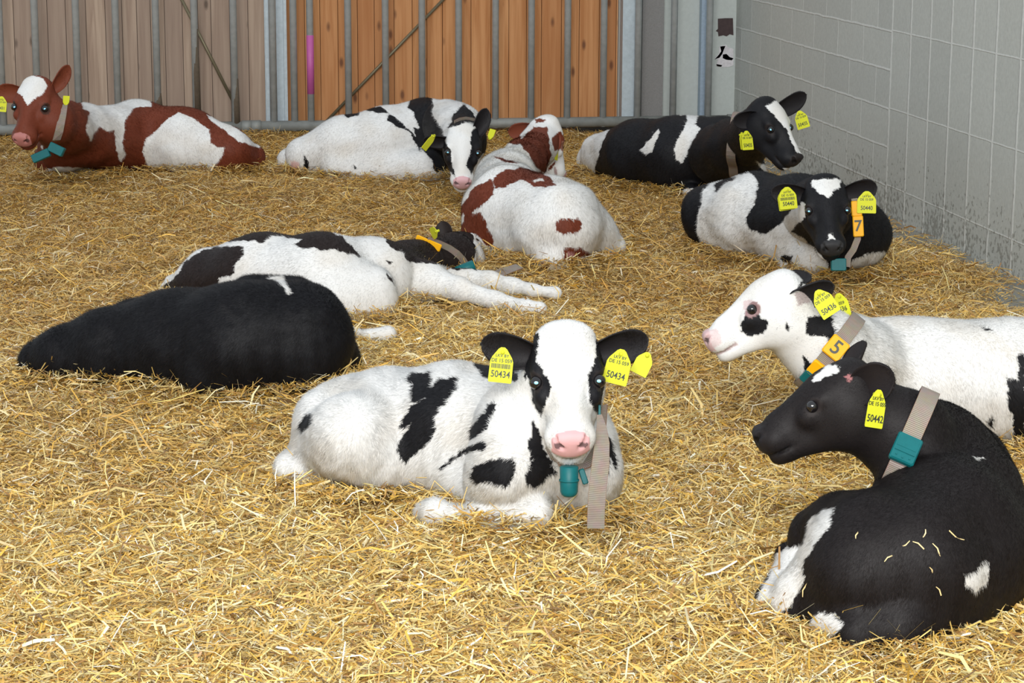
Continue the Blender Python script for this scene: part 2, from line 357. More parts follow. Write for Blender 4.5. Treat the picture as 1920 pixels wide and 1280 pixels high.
# ------------------------------------------------------------------ signed distance modelling
class Field:
    def __init__(s, lo, hi, vs):
        s.lo = np.array(lo, float); s.vs = vs
        s.n = np.ceil((np.array(hi)-s.lo)/vs).astype(int)+1
        s.g = np.full(s.n, .5, np.float32)
        s.ax = [s.lo[i]+np.arange(s.n[i])*vs for i in range(3)]
    def _sub(s, lo, hi):
        a = np.clip(np.floor((lo-s.lo)/s.vs).astype(int), 0, s.n-1); b = np.clip(np.ceil((hi-s.lo)/s.vs).astype(int)+1, 0, s.n)
        if (b <= a).any(): return None
        sl = tuple(slice(a[i], b[i]) for i in range(3))
        X, Y, Z = np.meshgrid(*[s.ax[i][sl[i]] for i in range(3)], indexing='ij', sparse=True)
        return sl, X, Y, Z
    def merge(s, sl, d, k):
        g = s.g[sl]
        if k > 0:
            h = np.clip(.5+.5*(g-d)/k, 0, 1); s.g[sl] = g*(1-h)+d*h-k*h*(1-h)
        else:       # carve, smooth max with -d
            k = -k; d = -d; h = np.clip(.5+.5*(d-g)/k, 0, 1); s.g[sl] = g*(1-h)+d*h+k*h*(1-h)
    def cone(s, a, b, ra, rb, k=.03):
        a = np.array(a, float); b = np.array(b, float); m = max(ra, rb)+abs(k)+.05
        r = s._sub(np.minimum(a, b)-m, np.maximum(a, b)+m)
        if r is None: return
        sl, X, Y, Z = r
        ba = b-a; l2 = max(ba @ ba, 1e-9)
        t = np.clip(((X-a[0])*ba[0]+(Y-a[1])*ba[1]+(Z-a[2])*ba[2])/l2, 0, 1)
        d = np.sqrt((X-a[0]-t*ba[0])**2+(Y-a[1]-t*ba[1])**2+(Z-a[2]-t*ba[2])**2)-(ra+(rb-ra)*t)
        s.merge(sl, d.astype(np.float32), k)
    def ell(s, c, rad, ax=None, k=.03):
        c = np.array(c, float); ax = np.eye(3) if ax is None else np.array(ax); rad = np.array(rad, float)
        m = rad.max()+abs(k)+.05
        r = s._sub(c-m, c+m)
        if r is None: return
        sl, X, Y, Z = r
        q = [((X-c[0])*ax[i][0]+(Y-c[1])*ax[i][1]+(Z-c[2])*ax[i][2]) for i in range(3)]
        k0 = np.sqrt(sum((q[i]/rad[i])**2 for i in range(3))); k1 = np.sqrt(sum((q[i]/rad[i]**2)**2 for i in range(3)))+1e-9
        s.merge(sl, (k0*(k0-1)/k1).astype(np.float32), k)
    def at(s, p):
        q = (np.atleast_2d(p)-s.lo)/s.vs; q = np.clip(q, 0, s.n-1.001); i = q.astype(int); f = q-i; out = 0
        for dx in (0, 1):
            for dy in (0, 1):
                for dz in (0, 1):
                    w_ = (f[:, 0] if dx else 1-f[:, 0])*(f[:, 1] if dy else 1-f[:, 1])*(f[:, 2] if dz else 1-f[:, 2])
                    out = out+w_*s.g[i[:, 0]+dx, i[:, 1]+dy, i[:, 2]+dz]
        return out
    def mesh(s):
        import openvdb
        g = openvdb.FloatGrid(.5); g.copyFromArray(s.g)
        p, q = g.convertToQuads(0.0)
        return p*s.vs+s.lo, q[:, ::-1]

def inpoly(pt, poly):
    x, y = pt[:, 0], pt[:, 1]; P_ = np.array(poly, float); r = np.zeros(len(pt), bool)
    lo = P_.min(0); hi = P_.max(0); m = (x >= lo[0]) & (x <= hi[0]) & (y >= lo[1]) & (y <= hi[1])
    xs = x[m]; ys = y[m]; c = np.zeros(len(xs), bool); j = len(P_)-1
    for i in range(len(P_)):
        xi, yi = P_[i]; xj, yj = P_[j]
        if yi != yj:
            c ^= ((yi > ys) != (yj > ys)) & (xs < (xj-xi)*(ys-yi)/(yj-yi)+xi)
        j = i
    r[m] = c
    return r
def wob(p, a, f):
    x, y = p[:, 0]*f, p[:, 1]*f
    return p+a*np.stack([np.sin(y*1.3+1)+.6*np.sin(x*2.1+y*1.7), np.sin(x*1.1+2)+.6*np.sin(y*2.3-x*1.9)], 1)
def vnorm(v, f):
    n = np.zeros_like(v); a = v[f[:, 2]]-v[f[:, 0]]; b_ = v[f[:, 3 if f.shape[1] == 4 else 1]]-v[f[:, 1 if f.shape[1] == 4 else 0]]
    c = np.cross(a, b_)
    for i in range(f.shape[1]): np.add.at(n, f[:, i], c)
    return n/np.maximum(np.linalg.norm(n, axis=1, keepdims=True), 1e-12)

WHITE = np.array([.76, .76, .745]); BLACK = np.array([.0085, .0085, .0105]); RED = np.array([.155, .034, .015]); PINK = np.array([.72, .36, .38])
BLKBROWN = np.array([.0110, .0088, .0092])

def head_axes(fwd, nrm):
    f = nz(cv(fwd)); n = cv(nrm); n = nz(n-f*(n @ f)); x = np.cross(f, n); return x, f, n
# local head coordinates: x to the calf's side, y along the face towards the muzzle, z out of the forehead
EYE = (.0690, .014, -.0205)
def build_head(F, hd):
    X, Y, Z = hd['ax']; O = hd['o']; s = hd['s']
    def T(p): return O+s*(p[0]*X+p[1]*Y+p[2]*Z)
    ax = [X, Y, Z]
    def e(c, r, k): F.ell(T(c), np.array(r)*s, ax, k)
    e((0, -.062, -.062), (.077, .086, .080), .03)      # cranium
    e((0, -.046, -.020), (.073, .090, .038), .025)      # forehead
    e((0, -.112, -.034), (.066, .036, .046), .025)      # poll
    F.cone(T((0, -.01, -.064)), T((0, .112, -.056)), .060*s, .046*s, .03)   # face
    F.cone(T((0, -.03, -.014)), T((0, .105, -.022)), .030*s, .022*s, .03)   # bridge
    e((0, .138, -.054), (.056, .046, .043), .02)       # muzzle
    e((0, .162, -.034), (.036, .019, .028), .010)      # nose pad
    for sd in (-1, 1):
        e((sd*.023, .160, -.030), (.016, .020, .021), .008)
        F.cone(T((sd*.036, -.050, -.128)), T((sd*.020, .105, -.100)), .046*s, .026*s, .03)   # jaw
        e((sd*.046, -.038, -.098), (.036, .066, .058), .03)   # cheek
        e((sd*.061, -.014, -.020), (.021, .024, .019), .014)  # brow
        e((sd*.056, .034, -.042), (.018, .026, .022), .022)    # lower lid
    e((0, .132, -.100), (.042, .042, .026), .015)      # chin
    for sd in (-1, 1):
        F.cone(T((sd*.036, .160, -.016)), T((sd*.022, .179, -.034)), .006*s, .007*s, -.004)    # nostril
        e((sd*.078, EYE[1], EYE[2]+.004), (.012, .017, .013), -.004)   # eye socket
    F.cone(T((-.022, .180, -.080)), T((.022, .180, -.080)), .005*s, .005*s, -.005)
    for sd in (-1, 1):
        F.cone(T((sd*.022, .180, -.080)), T((sd*.055, .098, -.086)), .005*s, .0045*s, -.005)

def ear_mesh(root, tip, cup, L_, W_):
    """leaf-shaped cupped ear: tip = direction, cup = direction the opening faces"""
    t = nz(tip); c = np.array(cup, float); c = nz(c-t*(c @ t)); sd = np.cross(t, c)
    nu, nv = 26, 13; V = []; 
    def surf(u, v, th):
        prof = (0.42+0.58*math.sin(min(1, u/.52)*math.pi/2)) if u < .52 else math.cos(((u-.52)/.48)**1.5*math.pi/2)**.62 if u < 1 else 0.0
        wd = W_*.5*prof
        curl = (1-u)*1.25+.42
        a = v*curl
        R_ = wd/max(math.sin(min(curl, 1.35)), .3)
        return root+t*L_*(u-.03)+sd*R_*math.sin(a)*(.98 if abs(a) < 1.57 else .9)+c*(R_*(1-math.cos(a)))*.85 - c*L_*.12*u*u*.6 - c*th*(1 if u < .97 else .4)
    for lay in (0, 1):
        for i in range(nu+1):
            for j in range(nv):
                V.append(surf(i/nu, -1+2*j/(nv-1), lay*.007))
    n = (nu+1)*nv; f = []
    idx = lambda l, i, j: l*n+i*nv+j
    for i in range(nu):
        for j in range(nv-1):
            f.append((idx(0, i, j), idx(0, i, j+1), idx(0, i+1, j+1), idx(0, i+1, j)))
            f.append((idx(1, i, j), idx(1, i+1, j), idx(1, i+1, j+1), idx(1, i, j+1)))
        f.append((idx(0, i, 0), idx(0, i+1, 0), idx(1, i+1, 0), idx(1, i, 0)))
        f.append((idx(0, i, nv-1), idx(1, i, nv-1), idx(1, i+1, nv-1), idx(0, i+1, nv-1)))
    for j in range(nv-1): f.append((idx(0, nu, j), idx(0, nu, j+1), idx(1, nu, j+1), idx(1, nu, j)))
    f = np.array(f)
    return np.array(V), f, n

ALLBALLS = []
SGN = -1     # for a calf facing the viewer its local +x points to the viewer's right side or left, see head_axes

def make_calf(name, c):
    vs = c.get('vs', .007)
    balls = []
    for ch in c['chains']:
        k = ch[0]; pts = [(P(q[0], q[1], q[2]), q[3]) for q in ch[1:]]
        balls.append((k, pts))
    allp = np.array([p for _, ps in balls for p, r in ps]); allr = np.array([r for _, ps in balls for p, r in ps])
    ALLBALLS.append((allp, allr, depth(allp.mean(0))))
    pts = list(allp-allr[:, None]-.05)+list(allp+allr[:, None]+.05)
    hd = None
    if c.get('head'):
        h = c['head']; ax = head_axes(h['fwd'], h['nrm'])
        hd = dict(ax=ax, s=h.get('s', 1.0))
        if 'eye' in h:          # placed by its nearer eye
            q = P(*h['eye']); sg = 1 if ax[0] @ (CAM-q) > 0 else -1
            hd['o'] = q-hd['s']*(sg*EYE[0]*ax[0]+EYE[1]*ax[1]+EYE[2]*ax[2])
        else: hd['o'] = P(*h['o'])
        # the anchor is the midpoint between the eyes on the face
        pts += [hd['o']-.3, hd['o']+.3]
    lo = np.min(pts, 0); hi = np.max(pts, 0); lo[2] = max(lo[2], -.09)
    F = Field(lo, hi, vs)
    for k, ps in balls:
        if len(ps) == 1: F.cone(ps[0][0], ps[0][0]+1e-4, ps[0][1], ps[0][1], k)
        for (a, ra), (b_, rb) in zip(ps[:-1], ps[1:]): F.cone(a, b_, ra, rb, k)
    if hd:
        if c.get('neck'):           # last neck ball joined to the back of the head
            nk = c['neck']; a = P(*nk[:3]); X, Y, Z = hd['ax']
            F.cone(a, hd['o']+hd['s']*(-.055*Y-.085*Z), nk[3], nk[4] if len(nk) > 4 else .072, .045)
        build_head(F, hd)
    X, Y, Z = (hd['ax'] if hd else (None,)*3)
    gx_, gy_, gz_ = np.meshgrid(*F.ax, indexing='ij', sparse=True)
    wv_ = (np.sin(gx_*23+1.7*np.sin(gy_*17)+gz_*9)+np.sin(gy_*27+1.4*np.sin(gz_*21)-gx_*11)+np.sin(gz_*31+1.2*np.sin(gx_*19)+gy_*8))*.0022
    if hd: dd = np.sqrt((gx_-hd['o'][0])**2+(gy_-hd['o'][1])**2+(gz_-hd['o'][2])**2); wv_ = wv_*np.clip((dd-.18)/.1, 0, 1)
    F.g = F.g+wv_.astype(np.float32)
    V, Q = F.mesh(); V = np.asarray(V, float); Q = np.asarray(Q, int)
    nrm = vnorm(V, Q)
    # make sure normals point out
    tst = F.at(V+nrm*vs) - F.at(V-nrm*vs)
    if np.mean(tst) < 0: Q = Q[:, ::-1]; nrm = -nrm
    isear = np.zeros(len(V), bool); earc = np.zeros((len(V), 3))
    ear_info = []
    if hd:
        for er in c.get('ears', ()):
            r0 = hd['o']+hd['s']*(er['root'][0]*X+er['root'][1]*Y+er['root'][2]*Z)
            ev, ef, n_in = ear_mesh(r0, cv(er['tip']), cv(er['cup']), er.get('L', .135)*hd['s'], er.get('W', .08)*hd['s'])
            en = vnorm(ev, ef)
            Q = np.concatenate([Q, ef+len(V)]); V = np.concatenate([V, ev]); nrm = np.concatenate([nrm, en])
            isear = np.concatenate([isear, np.ones(len(ev), bool)])
            ec_ = np.tile(np.array(er.get('c', (-1, -1, -1)), float), (len(ev), 1))
            if 'c' in er: inner = (np.arange(len(ev)) < n_in); ec_[inner] = ec_[inner]*.8+np.array(er.get('ci', (.016, .012, .012)))*.4
            earc = np.concatenate([earc, ec_])
    base = c['base']; other = c['other']
    px = proj(V)
    def colour(p3, jitter=None, ear=None):
        q = proj(p3)
        if jitter is not None: q = q+jitter
        q = wob(q, c.get('wob', 1.5), .11); q = wob(q, c.get('wob', 1.5)*.7, .31)
        m = np.zeros(len(q), bool)
        for pl in c['polys']: m |= inpoly(q, pl)
        for pl in c.get('cuts', ()): m &= ~inpoly(q, pl)
        cc = np.where(m[:, None], other, base)
        wh = cc[:, 0] > .5
        st_ = np.clip(np.sin(p3[:, 0]*21+2*np.sin(p3[:, 2]*17))*np.sin(p3[:, 1]*19+1.5*np.sin(p3[:, 0]*13))+.5*np.sin(p3[:, 2]*33+p3[:, 0]*9), 0, 1)[:, None]*.30
        cc = np.where(wh[:, None], cc*(1-st_)+st_*np.array([.66, .60, .51]), cc)
        for pl, colr in c.get('tints', ()):
            t = inpoly(q, pl); cc[t] = cc[t]*.35+np.array(colr)*.65
        return cc
    cc = colour(V); em = isear & (earc[:, 0] >= 0); cc[em] = earc[em]
    bare = np.zeros(len(V))
    if hd:
        lc = np.stack([(V-hd['o']) @ a for a in (X, Y, Z)], 1)/hd['s']
        nose = (lc[:, 1] > .146+.25*np.abs(lc[:, 0])) & (lc[:, 2] > -.066) & (np.abs(lc[:, 0]) < .0415) & ~isear & (lc[:, 1] < .23)
        nc = np.array(c.get('nose', (.02, .018, .018))); cc[nose] = nc
        bare[nose] = 1
        lip = (np.abs(lc[:, 2]+.0815) < .0055) & (lc[:, 1] > .105) & (lc[:, 1] < .23) & (np.abs(lc[:, 0]) < .065) & ~isear
        cc[lip] = nc*.55+cc[lip]*.25; bare[lip] = 1
        for sd in (-1, 1):
            nos = np.linalg.norm((lc-np.array([sd*.027, .175, -.029]))*np.array([.75, 1, 1]), axis=1) < .0095; cc[nos] = nc*.22
            d_e = np.linalg.norm((lc-np.array([sd*.074, EYE[1], EYE[2]]))*np.array([1, .8, 1]), axis=1)
            rim = (d_e < .022) & ~isear; cc[rim] = np.array(c.get('rim', (.02, .016, .016))); bare[rim] = 1
    # ---------------- fur: short blades rooted on the same mesh
    nh = 0 if QUICK == '2' else int(c.get('hairs', 60000)*(.35 if QUICK else 1))
    if nh:
        a = V[Q[:, 2]]-V[Q[:, 0]]; b_ = V[Q[:, 3]]-V[Q[:, 1]]; ar = np.linalg.norm(np.cross(a, b_), axis=1)
        ctr = V[Q].mean(1); vis = np.einsum('ij,ij->i', nrm[Q].mean(1), nz_rows(CAM-ctr)); ar = ar*np.where(vis > -.25, 1.0, .25)*(bare[Q].mean(1) < .5)*(ctr[:, 2] > -.03)
        pick = rng.choice(len(Q), nh, p=ar/ar.sum())
        uv = rng.random((nh, 2)); q = Q[pick]
        w4 = np.stack([(1-uv[:, 0])*(1-uv[:, 1]), uv[:, 0]*(1-uv[:, 1]), uv[:, 0]*uv[:, 1], (1-uv[:, 0])*uv[:, 1]], 1)
        rp = np.einsum('ij,ijk->ik', w4, V[q]); rn = nz_rows(np.einsum('ij,ijk->ik', w4, nrm[q]))
        er_ = isear[q[:, 0]]
        ce = c.get('flow'); 
        tail = P(*ce[:3]) if ce is not None else allp[0]
        fl_ = nz_rows(tail+np.array([0, 0, -.25])-rp)+np.array([0, 0, -.55])
        if hd:      # on the head hair runs from the muzzle back
            dh = np.linalg.norm(rp-(hd['o']-.06*Z), axis=1); wgt = np.clip((.26-dh)/.08, 0, 1)[:, None]
            fl_ = fl_*(1-wgt)+wgt*(-Y[None])*1.2
        fl_ = fl_+rng.normal(0, .28, fl_.shape)
        fl_ = fl_-rn*np.einsum('ij,ij->i', fl_, rn)[:, None]; fl_ = nz_rows(fl_)
        ln = c.get('hairlen', .013)*rng.uniform(.6, 1.25, nh)
        if hd: ln = np.where(dh < .2, ln*.5, ln)
        ln = np.where(er_, ln*.7, ln)
        lift = c.get('lift', .42)
        dr_ = nz_rows(fl_+rn*lift*rng.uniform(.5, 1.5, (nh, 1)))
        sdv = nz_rows(np.cross(dr_, rn)); wdt = c.get('hairw', .0011)
        tipp = rp+dr_*ln[:, None]
        hv = np.empty((nh, 3, 3)); hv[:, 0] = rp-sdv*wdt/2-rn*.001; hv[:, 1] = rp+sdv*wdt/2-rn*.001; hv[:, 2] = tipp
        sck = FPX/depth(allp.mean(0))
        hc = colour(rp, rng.normal(0, 1.0, (nh, 2)))
        e4 = earc[q[:, 0]]; em = er_ & (e4[:, 0] >= 0); hc[em] = e4[em]
        # nose colours spread to fur edges are left out; each hair varies a little
        hc = hc*rng.uniform(.84, 1.12, (nh, 1)); hc = np.clip(hc, 0, .86)
        tf = rp*np.array([95, 110, 120]); tuft = np.stack([np.sin(tf[:, 1]+2*np.sin(tf[:, 2]*.6)), np.sin(tf[:, 2]+2*np.sin(tf[:, 0]*.7)), np.sin(tf[:, 0]+2*np.sin(tf[:, 1]*.5))], 1)
        hn = nz_rows(rn+rng.normal(0, .12, rn.shape)+dr_*.12+.13*tuft)
        b0 = len(V)
        V = np.concatenate([V, hv.reshape(-1, 3)]); cc = np.concatenate([cc, np.repeat(hc, 3, 0)]); nrm = np.concatenate([nrm, np.repeat(hn, 3, 0)])
        tri = b0+np.arange(nh*3).reshape(-1, 3)
        me = mesh_np(name, V, [Q, tri], True)
    else: me = mesh_np(name, V, [Q], True)
    addcol(me, cc)
    me.normals_split_custom_set_from_vertices(nrm)
    root = link('calf', me, None, None, (M_coat,))
    tag(root, c['label'], 'calf')
    if hd:
        # eyes
        for sd in (-1, 1):
            if c.get('noeyes'): break
            ec = hd['o']+hd['s']*(sd*EYE[0]*X+EYE[1]*Y+EYE[2]*Z)
            r_ = .0155*hd['s']; out = nz(sd*X+.4*Z)
            V2, F2 = uvs(ec, r_, 16, 12); eye = obj('eye', V2, F2, M_darkeye, root, True)
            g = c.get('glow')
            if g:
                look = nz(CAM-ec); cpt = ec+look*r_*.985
                # flash eyeshine painted as a pale blue disc, turned to the camera
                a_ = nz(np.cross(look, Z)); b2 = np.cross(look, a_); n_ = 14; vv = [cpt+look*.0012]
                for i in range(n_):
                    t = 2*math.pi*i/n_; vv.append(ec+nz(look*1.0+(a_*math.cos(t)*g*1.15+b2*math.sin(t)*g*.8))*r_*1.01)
                obj('pupil', vv, [(0, i+1, (i+1) % n_+1) for i in range(n_)], M_glow, eye, True)['label'] = 'pupil with flash eyeshine painted pale blue'
    c['F'] = F; c['hd'] = hd; c['rootobj'] = root
    return root
def nz_rows(v): return v/np.maximum(np.linalg.norm(v, axis=1, keepdims=True), 1e-12)
def uvs(c, r, nu=14, nv=10):
    V = [c+np.array([0, 0, r])]; F_ = []
    for i in range(1, nv):
        for j in range(nu):
            a = math.pi*i/nv; b_ = 2*math.pi*j/nu; V.append(c+r*np.array([math.sin(a)*math.cos(b_), math.sin(a)*math.sin(b_), math.cos(a)]))
    V.append(c-np.array([0, 0, r])); n = len(V)-1
    for j in range(nu): F_.append((0, 1+j, 1+(j+1) % nu)); F_.append((n, n-nu+(j+1) % nu, n-nu+j))
    for i in range(nv-2):
        for j in range(nu): F_.append((1+i*nu+j, 1+(i+1)*nu+j, 1+(i+1)*nu+(j+1) % nu, 1+i*nu+(j+1) % nu))
    return V, F_

# ------------------------------------------------------------------ straps, tags, blocks
def ribbon(name, pts, side, width, parent, thick=.004, mat=None, closed=False, taper=None):
    """strap through 3D points; side = list of unit vectors across the strap"""
    n = len(pts); V = []; C = []; f = []; s = 0.0
    for i in range(n):
        p = np.array(pts[i]); 
        if i: s += np.linalg.norm(p-np.array(pts[i-1]))
        t = nz(np.array(pts[(i+1) % n if closed else min(i+1, n-1)])-np.array(pts[i-1 if (closed or i) else 0]))
        sd = side[i] if isinstance(side, list) else side
        sd = nz(sd-t*(sd @ t)); nn = np.cross(t, sd)
        w_ = width*(taper[i] if taper else 1)
        for a, b_, e in ((-1, -1, 1), (-.8, -1, 0), (.8, -1, 0), (1, -1, 1), (1, 1, 1), (.8, 1, 0), (-.8, 1, 0), (-1, 1, 1)):
            V.append(p+sd*a*w_/2+nn*b_*thick/2); C.append((s, 1.0 if e else .0, 0, 1))
    for i in range(n if closed else n-1):
        j = (i+1) % n
        for k in range(8): f.append((i*8+k, i*8+(k+1) % 8, j*8+(k+1) % 8, j*8+k))
    if not closed: f.append(tuple(range(7, -1, -1))); f.append(tuple(range((n-1)*8, n*8)))
    o = obj(name, V, f, mat or M_strap, parent); addcol(o.data, np.array(C, float))
    return o
def collar(c, ctr, nrm, width=.036, rmax=.17, gap=.006, name='collar', off=0):
    """closed strap lying on the neck, found by walking out from the middle of the neck"""
    F = c['F']; n = nz(cv(nrm)); a = nz(np.cross(n, cv((0, 0, 1)))); b_ = np.cross(n, a); K = 56
    R_ = []
    ts = np.arange(.02, rmax, .003)
    for i in range(K):
        t = 2*math.pi*i/K; d = a*math.cos(t)+b_*math.sin(t); best = 0
        for o_ in (-.5, 0, .5):
            q = ctr+n*o_*width+d[None]*ts[:, None]; v = F.at(q); hit = np.where(v > gap)[0]
            best = max(best, ts[hit[0]] if len(hit) else rmax)
        R_.append(best)
    R_ = np.array(R_)
    for _ in range(3): R_ = np.maximum(R_, (np.roll(R_, 1)+R_+np.roll(R_, -1))/3)
    R_ = (np.roll(R_, 1)+R_+np.roll(R_, -1))/3+.002
    pts = [ctr+(a*math.cos(2*math.pi*i/K)+b_*math.sin(2*math.pi*i/K))*R_[i] for i in range(K)]
    o = ribbon(name, pts, n, width, c['rootobj'], closed=True)
    return o, pts, n
def camrot(ang): a = math.radians(ang); return math.cos(a), math.sin(a)
def text_mesh(s, size):
    cu = bpy.data.curves.new('lettering', 'FONT'); cu.body = s; cu.size = size; cu.align_x = 'CENTER'; cu.align_y = 'CENTER'; cu.extrude = .0003; cu.resolution_u = 3
    cu.offset = size*.012
    o = bpy.data.objects.new('lettering', cu); col.objects.link(o); bpy.context.view_layer.update()
    me = bpy.data.meshes.new_from_object(o.evaluated_get(bpy.context.evaluated_depsgraph_get()))
    v = np.array([q.co[:] for q in me.vertices]); f = [tuple(p.vertices) for p in me.polygons]
    bpy.data.objects.remove(o); bpy.data.curves.remove(cu); bpy.data.meshes.remove(me)
    return v, f
def frame_at(up_deg, turn=0, tilt=0):
    """axes (right, up, out) facing the viewer, rolled by up_deg in the picture, turned about its own up axis"""
    c_, s_ = camrot(up_deg); up = np.array([s_, c_, 0.]); out = np.array([0, 0, 1.]); rt = np.cross(up, out)
    a = math.radians(turn); rt, out = rt*math.cos(a)-out*math.sin(a), out*math.cos(a)+rt*math.sin(a)
    a = math.radians(tilt); up, out = up*math.cos(a)+out*math.sin(a), out*math.cos(a)-up*math.sin(a)
    return cv(rt), cv(up), cv(out)
def ear_tag(c, px_, py_, zc, up, turn=0, tilt=0, w_=.050, h_=.070, lines=(), bar=False, point=True, square=False, label='yellow ear tag'):
    """centre of tag at a photo position and camera distance"""
    rt, u, o_ = frame_at(up, turn, tilt); ctr = A(px_, py_, zc); parent = c['rootobj']
    if square: prof = [(-.5, -.5), (.5, -.5), (.5, .5), (-.5, .5)]
    else: prof = [(-.47, -.5), (.47, -.5), (.5, -.46), (.49, .10), (.42, .22), (.18, .45), (.08, .5), (-.08, .5), (-.18, .45), (-.42, .22), (-.49, .10), (-.5, -.46)]
    V = []; n = len(prof)
    for k in (-.0012, .0012):
        for (a, b_) in prof: V.append(ctr+rt*a*w_+u*b_*h_+o_*k)
    f = [tuple(range(n-1, -1, -1)), tuple(range(n, 2*n))]+[(i, (i+1) % n, (i+1) % n+n, i+n) for i in range(n)]
    t = obj('ear_tag', V, f, M_tag, parent)
    # stud
    m = MB(); m.tube([ctr+u*h_*.36-o_*.014, ctr+u*h_*.36+o_*.004], .0055, 12); m.build('tag_stud', M_tag, t, True)
    V = []; f = []
    def put(s, size, x, y, sxx=1):
        v, ff = text_mesh(s, size); b0 = len(V)
        for q in v: V.append(ctr+rt*(q[0]*sxx+x)+u*(q[1]+y)+o_*(.0017+q[2]))
        f.extend([tuple(i+b0 for i in g) for g in ff])
    for (s, size, x, y, sxx) in lines: put(s, size*h_, x*w_, y*h_, sxx)
    if bar:
        r = np.random.default_rng(4); x = -.42
        while x < .4:
            ww = r.choice([.012, .02, .03]); b0 = len(V)
            for a, b_ in ((x, -.1), (x+ww, -.1), (x+ww, .03), (x, .03)): V.append(ctr+rt*a*w_+u*b_*h_+o_*.0018)
            f.append((b0, b0+1, b0+2, b0+3)); x += ww+r.choice([.012, .02])
    if f: obj('tag_print', V, f, M_print, t)
    return t
def std_lines(num, two='DE 15 059'):
    return [('LKV BY', .12, 0, .26, 1.0), (two, .145, 0, .12, .95), (num, .27, 0, -.27, .82)]
def block(parent, ctr, ax, sz, mat, name, extra=None, bev=.004):
    m = MB(); m.box(ctr, sz[0], sz[1], sz[2], ax, bev)
    if extra: extra(m)
    return m.build(name, mat, parent)
def digit_on(parent, s, ctr, rt, u, o_, size):
    v, ff = text_mesh(s, size); obj('number', [ctr+rt*q[0]+u*q[1]+o_*(q[2]+.0005) for q in v], ff, M_print, parent)

# ------------------------------------------------------------------ the calves
def tr(ox, oy, s, pts): return [(ox+x/s, oy+y/s) for x, y in pts]
C = {}
# --- calf in the front centre
s1 = 2.526
I_ = lambda *p: tr(500, 580, s1, p)
C['front'] = dict(label='white calf with black patches and pink nose, lying front centre and facing the viewer', vs=.0052, hairs=190000, hairlen=.014, flow=(560, 800, .1),
  base=WHITE, other=BLACK, nose=(.70, .40, .41), glow=.27, wob=1.3,
  chains=[
   (.08, (640, 812, .14, .125), (720, 803, .16, .155), (850, 815, .17, .18), (980, 823, .18, .18), (1055, 845, .18, .15)),
   (.04, (605, 780, .20, .075), (690, 735, .235, .055)),
   (.07, (600, 852, .10, .075), (662, 820, .185, .105), (712, 862, .12, .075)),
   (.05, (965, 820, .26, .10), (950, 875, .18, .10), (925, 915, .11, .075)),
   (.03, (590, 850, .08, .08), (555, 872, .05, .055)),
   (.015, (545, 876, .065, .045), (640, 888, .065, .038), (700, 898, .055, .042)),
   (.03, (880, 880, .11, .09), (990, 955, .055, .06)),
   (.02, (1000, 960, .075, .055), (905, 975, .047, .034), (850, 970, .040, .028), (815, 962, .044, .035), (796, 961, .036, .030)),
   (.04, (1000, 850, .20, .13), (1080, 900, .11, .11)),
   (.03, (1100, 890, .13, .09), (1125, 925, .06, .05)),
   (.05, (985, 790, .28, .125), (1040, 750, .36, .10)),
  ],
  neck=(1040, 755, .35, .10, .085),
  head=dict(o=(1064, 696, .46), fwd=(.035, -.81, .58), nrm=(0, .58, .81), s=1.15),
  ears=[dict(root=(SGN*-.058, -.085, -.052), tip=(-1, .16, .02), cup=(-.1, -.35, .95), L=.137, W=.082, c=BLACK), dict(root=(SGN*.058, -.085, -.052), tip=(1, .20, .02), cup=(.1, -.35, .95), L=.137, W=.082, c=BLACK)],
  polys=[I_((670, 330), (700, 305), (780, 292), (790, 340), (775, 380), (800, 345), (850, 330), (915, 315), (900, 370), (860, 440), (820, 475), (800, 510), (805, 570), (760, 640), (700, 690), (655, 725), (630, 690), (620, 650), (640, 600), (690, 545), (640, 568), (635, 550), (680, 460), (735, 435), (775, 385), (730, 440), (690, 440), (685, 360)),
   I_((1060, 450), (1085, 445), (1075, 500), (1050, 560), (1010, 590), (965, 618), (960, 600), (975, 560), (1010, 510)),
   I_((960, 650), (1030, 615), (1050, 630), (1035, 660), (970, 675), (900, 700), (830, 760), (820, 755), (880, 690)),
   I_((985, 735), (1060, 710), (1170, 700), (1185, 740), (1170, 790), (1130, 845), (1090, 830), (1040, 815), (990, 820), (970, 800)),
   I_((1265, 520), (1285, 560), (1310, 640), (1330, 700), (1380, 780), (1340, 790), (1300, 820), (1270, 840), (1235, 830), (1220, 790), (1250, 740), (1240, 640), (1250, 600)),
   I_((1570, 540), (1600, 580), (1640, 640), (1665, 770), (1620, 700), (1625, 780), (1590, 800), (1580, 700)),
   I_((185, 505), (215, 485), (218, 545), (165, 588), (155, 560)),
   I_((1250, 240), (1280, 250), (1310, 290), (1345, 350), (1335, 430), (1310, 470), (1300, 510), (1280, 480), (1262, 430), (1245, 350), (1230, 280)),
   I_((1560, 220), (1610, 250), (1605, 330), (1590, 400), (1580, 520), (1545, 470), (1525, 400), (1520, 330), (1540, 270)),
   I_((960, 100), (1290, 110), (1285, 170), (1280, 230), (1240, 290), (1230, 340), (1050, 330), (960, 240)),
   I_((1558, 130), (1600, 160), (1900, 80), (1900, 300), (1700, 330), (1605, 270), (1560, 215))],
  cuts=[I_((1190, 296), (1225, 296), (1225, 420), (1190, 420))])
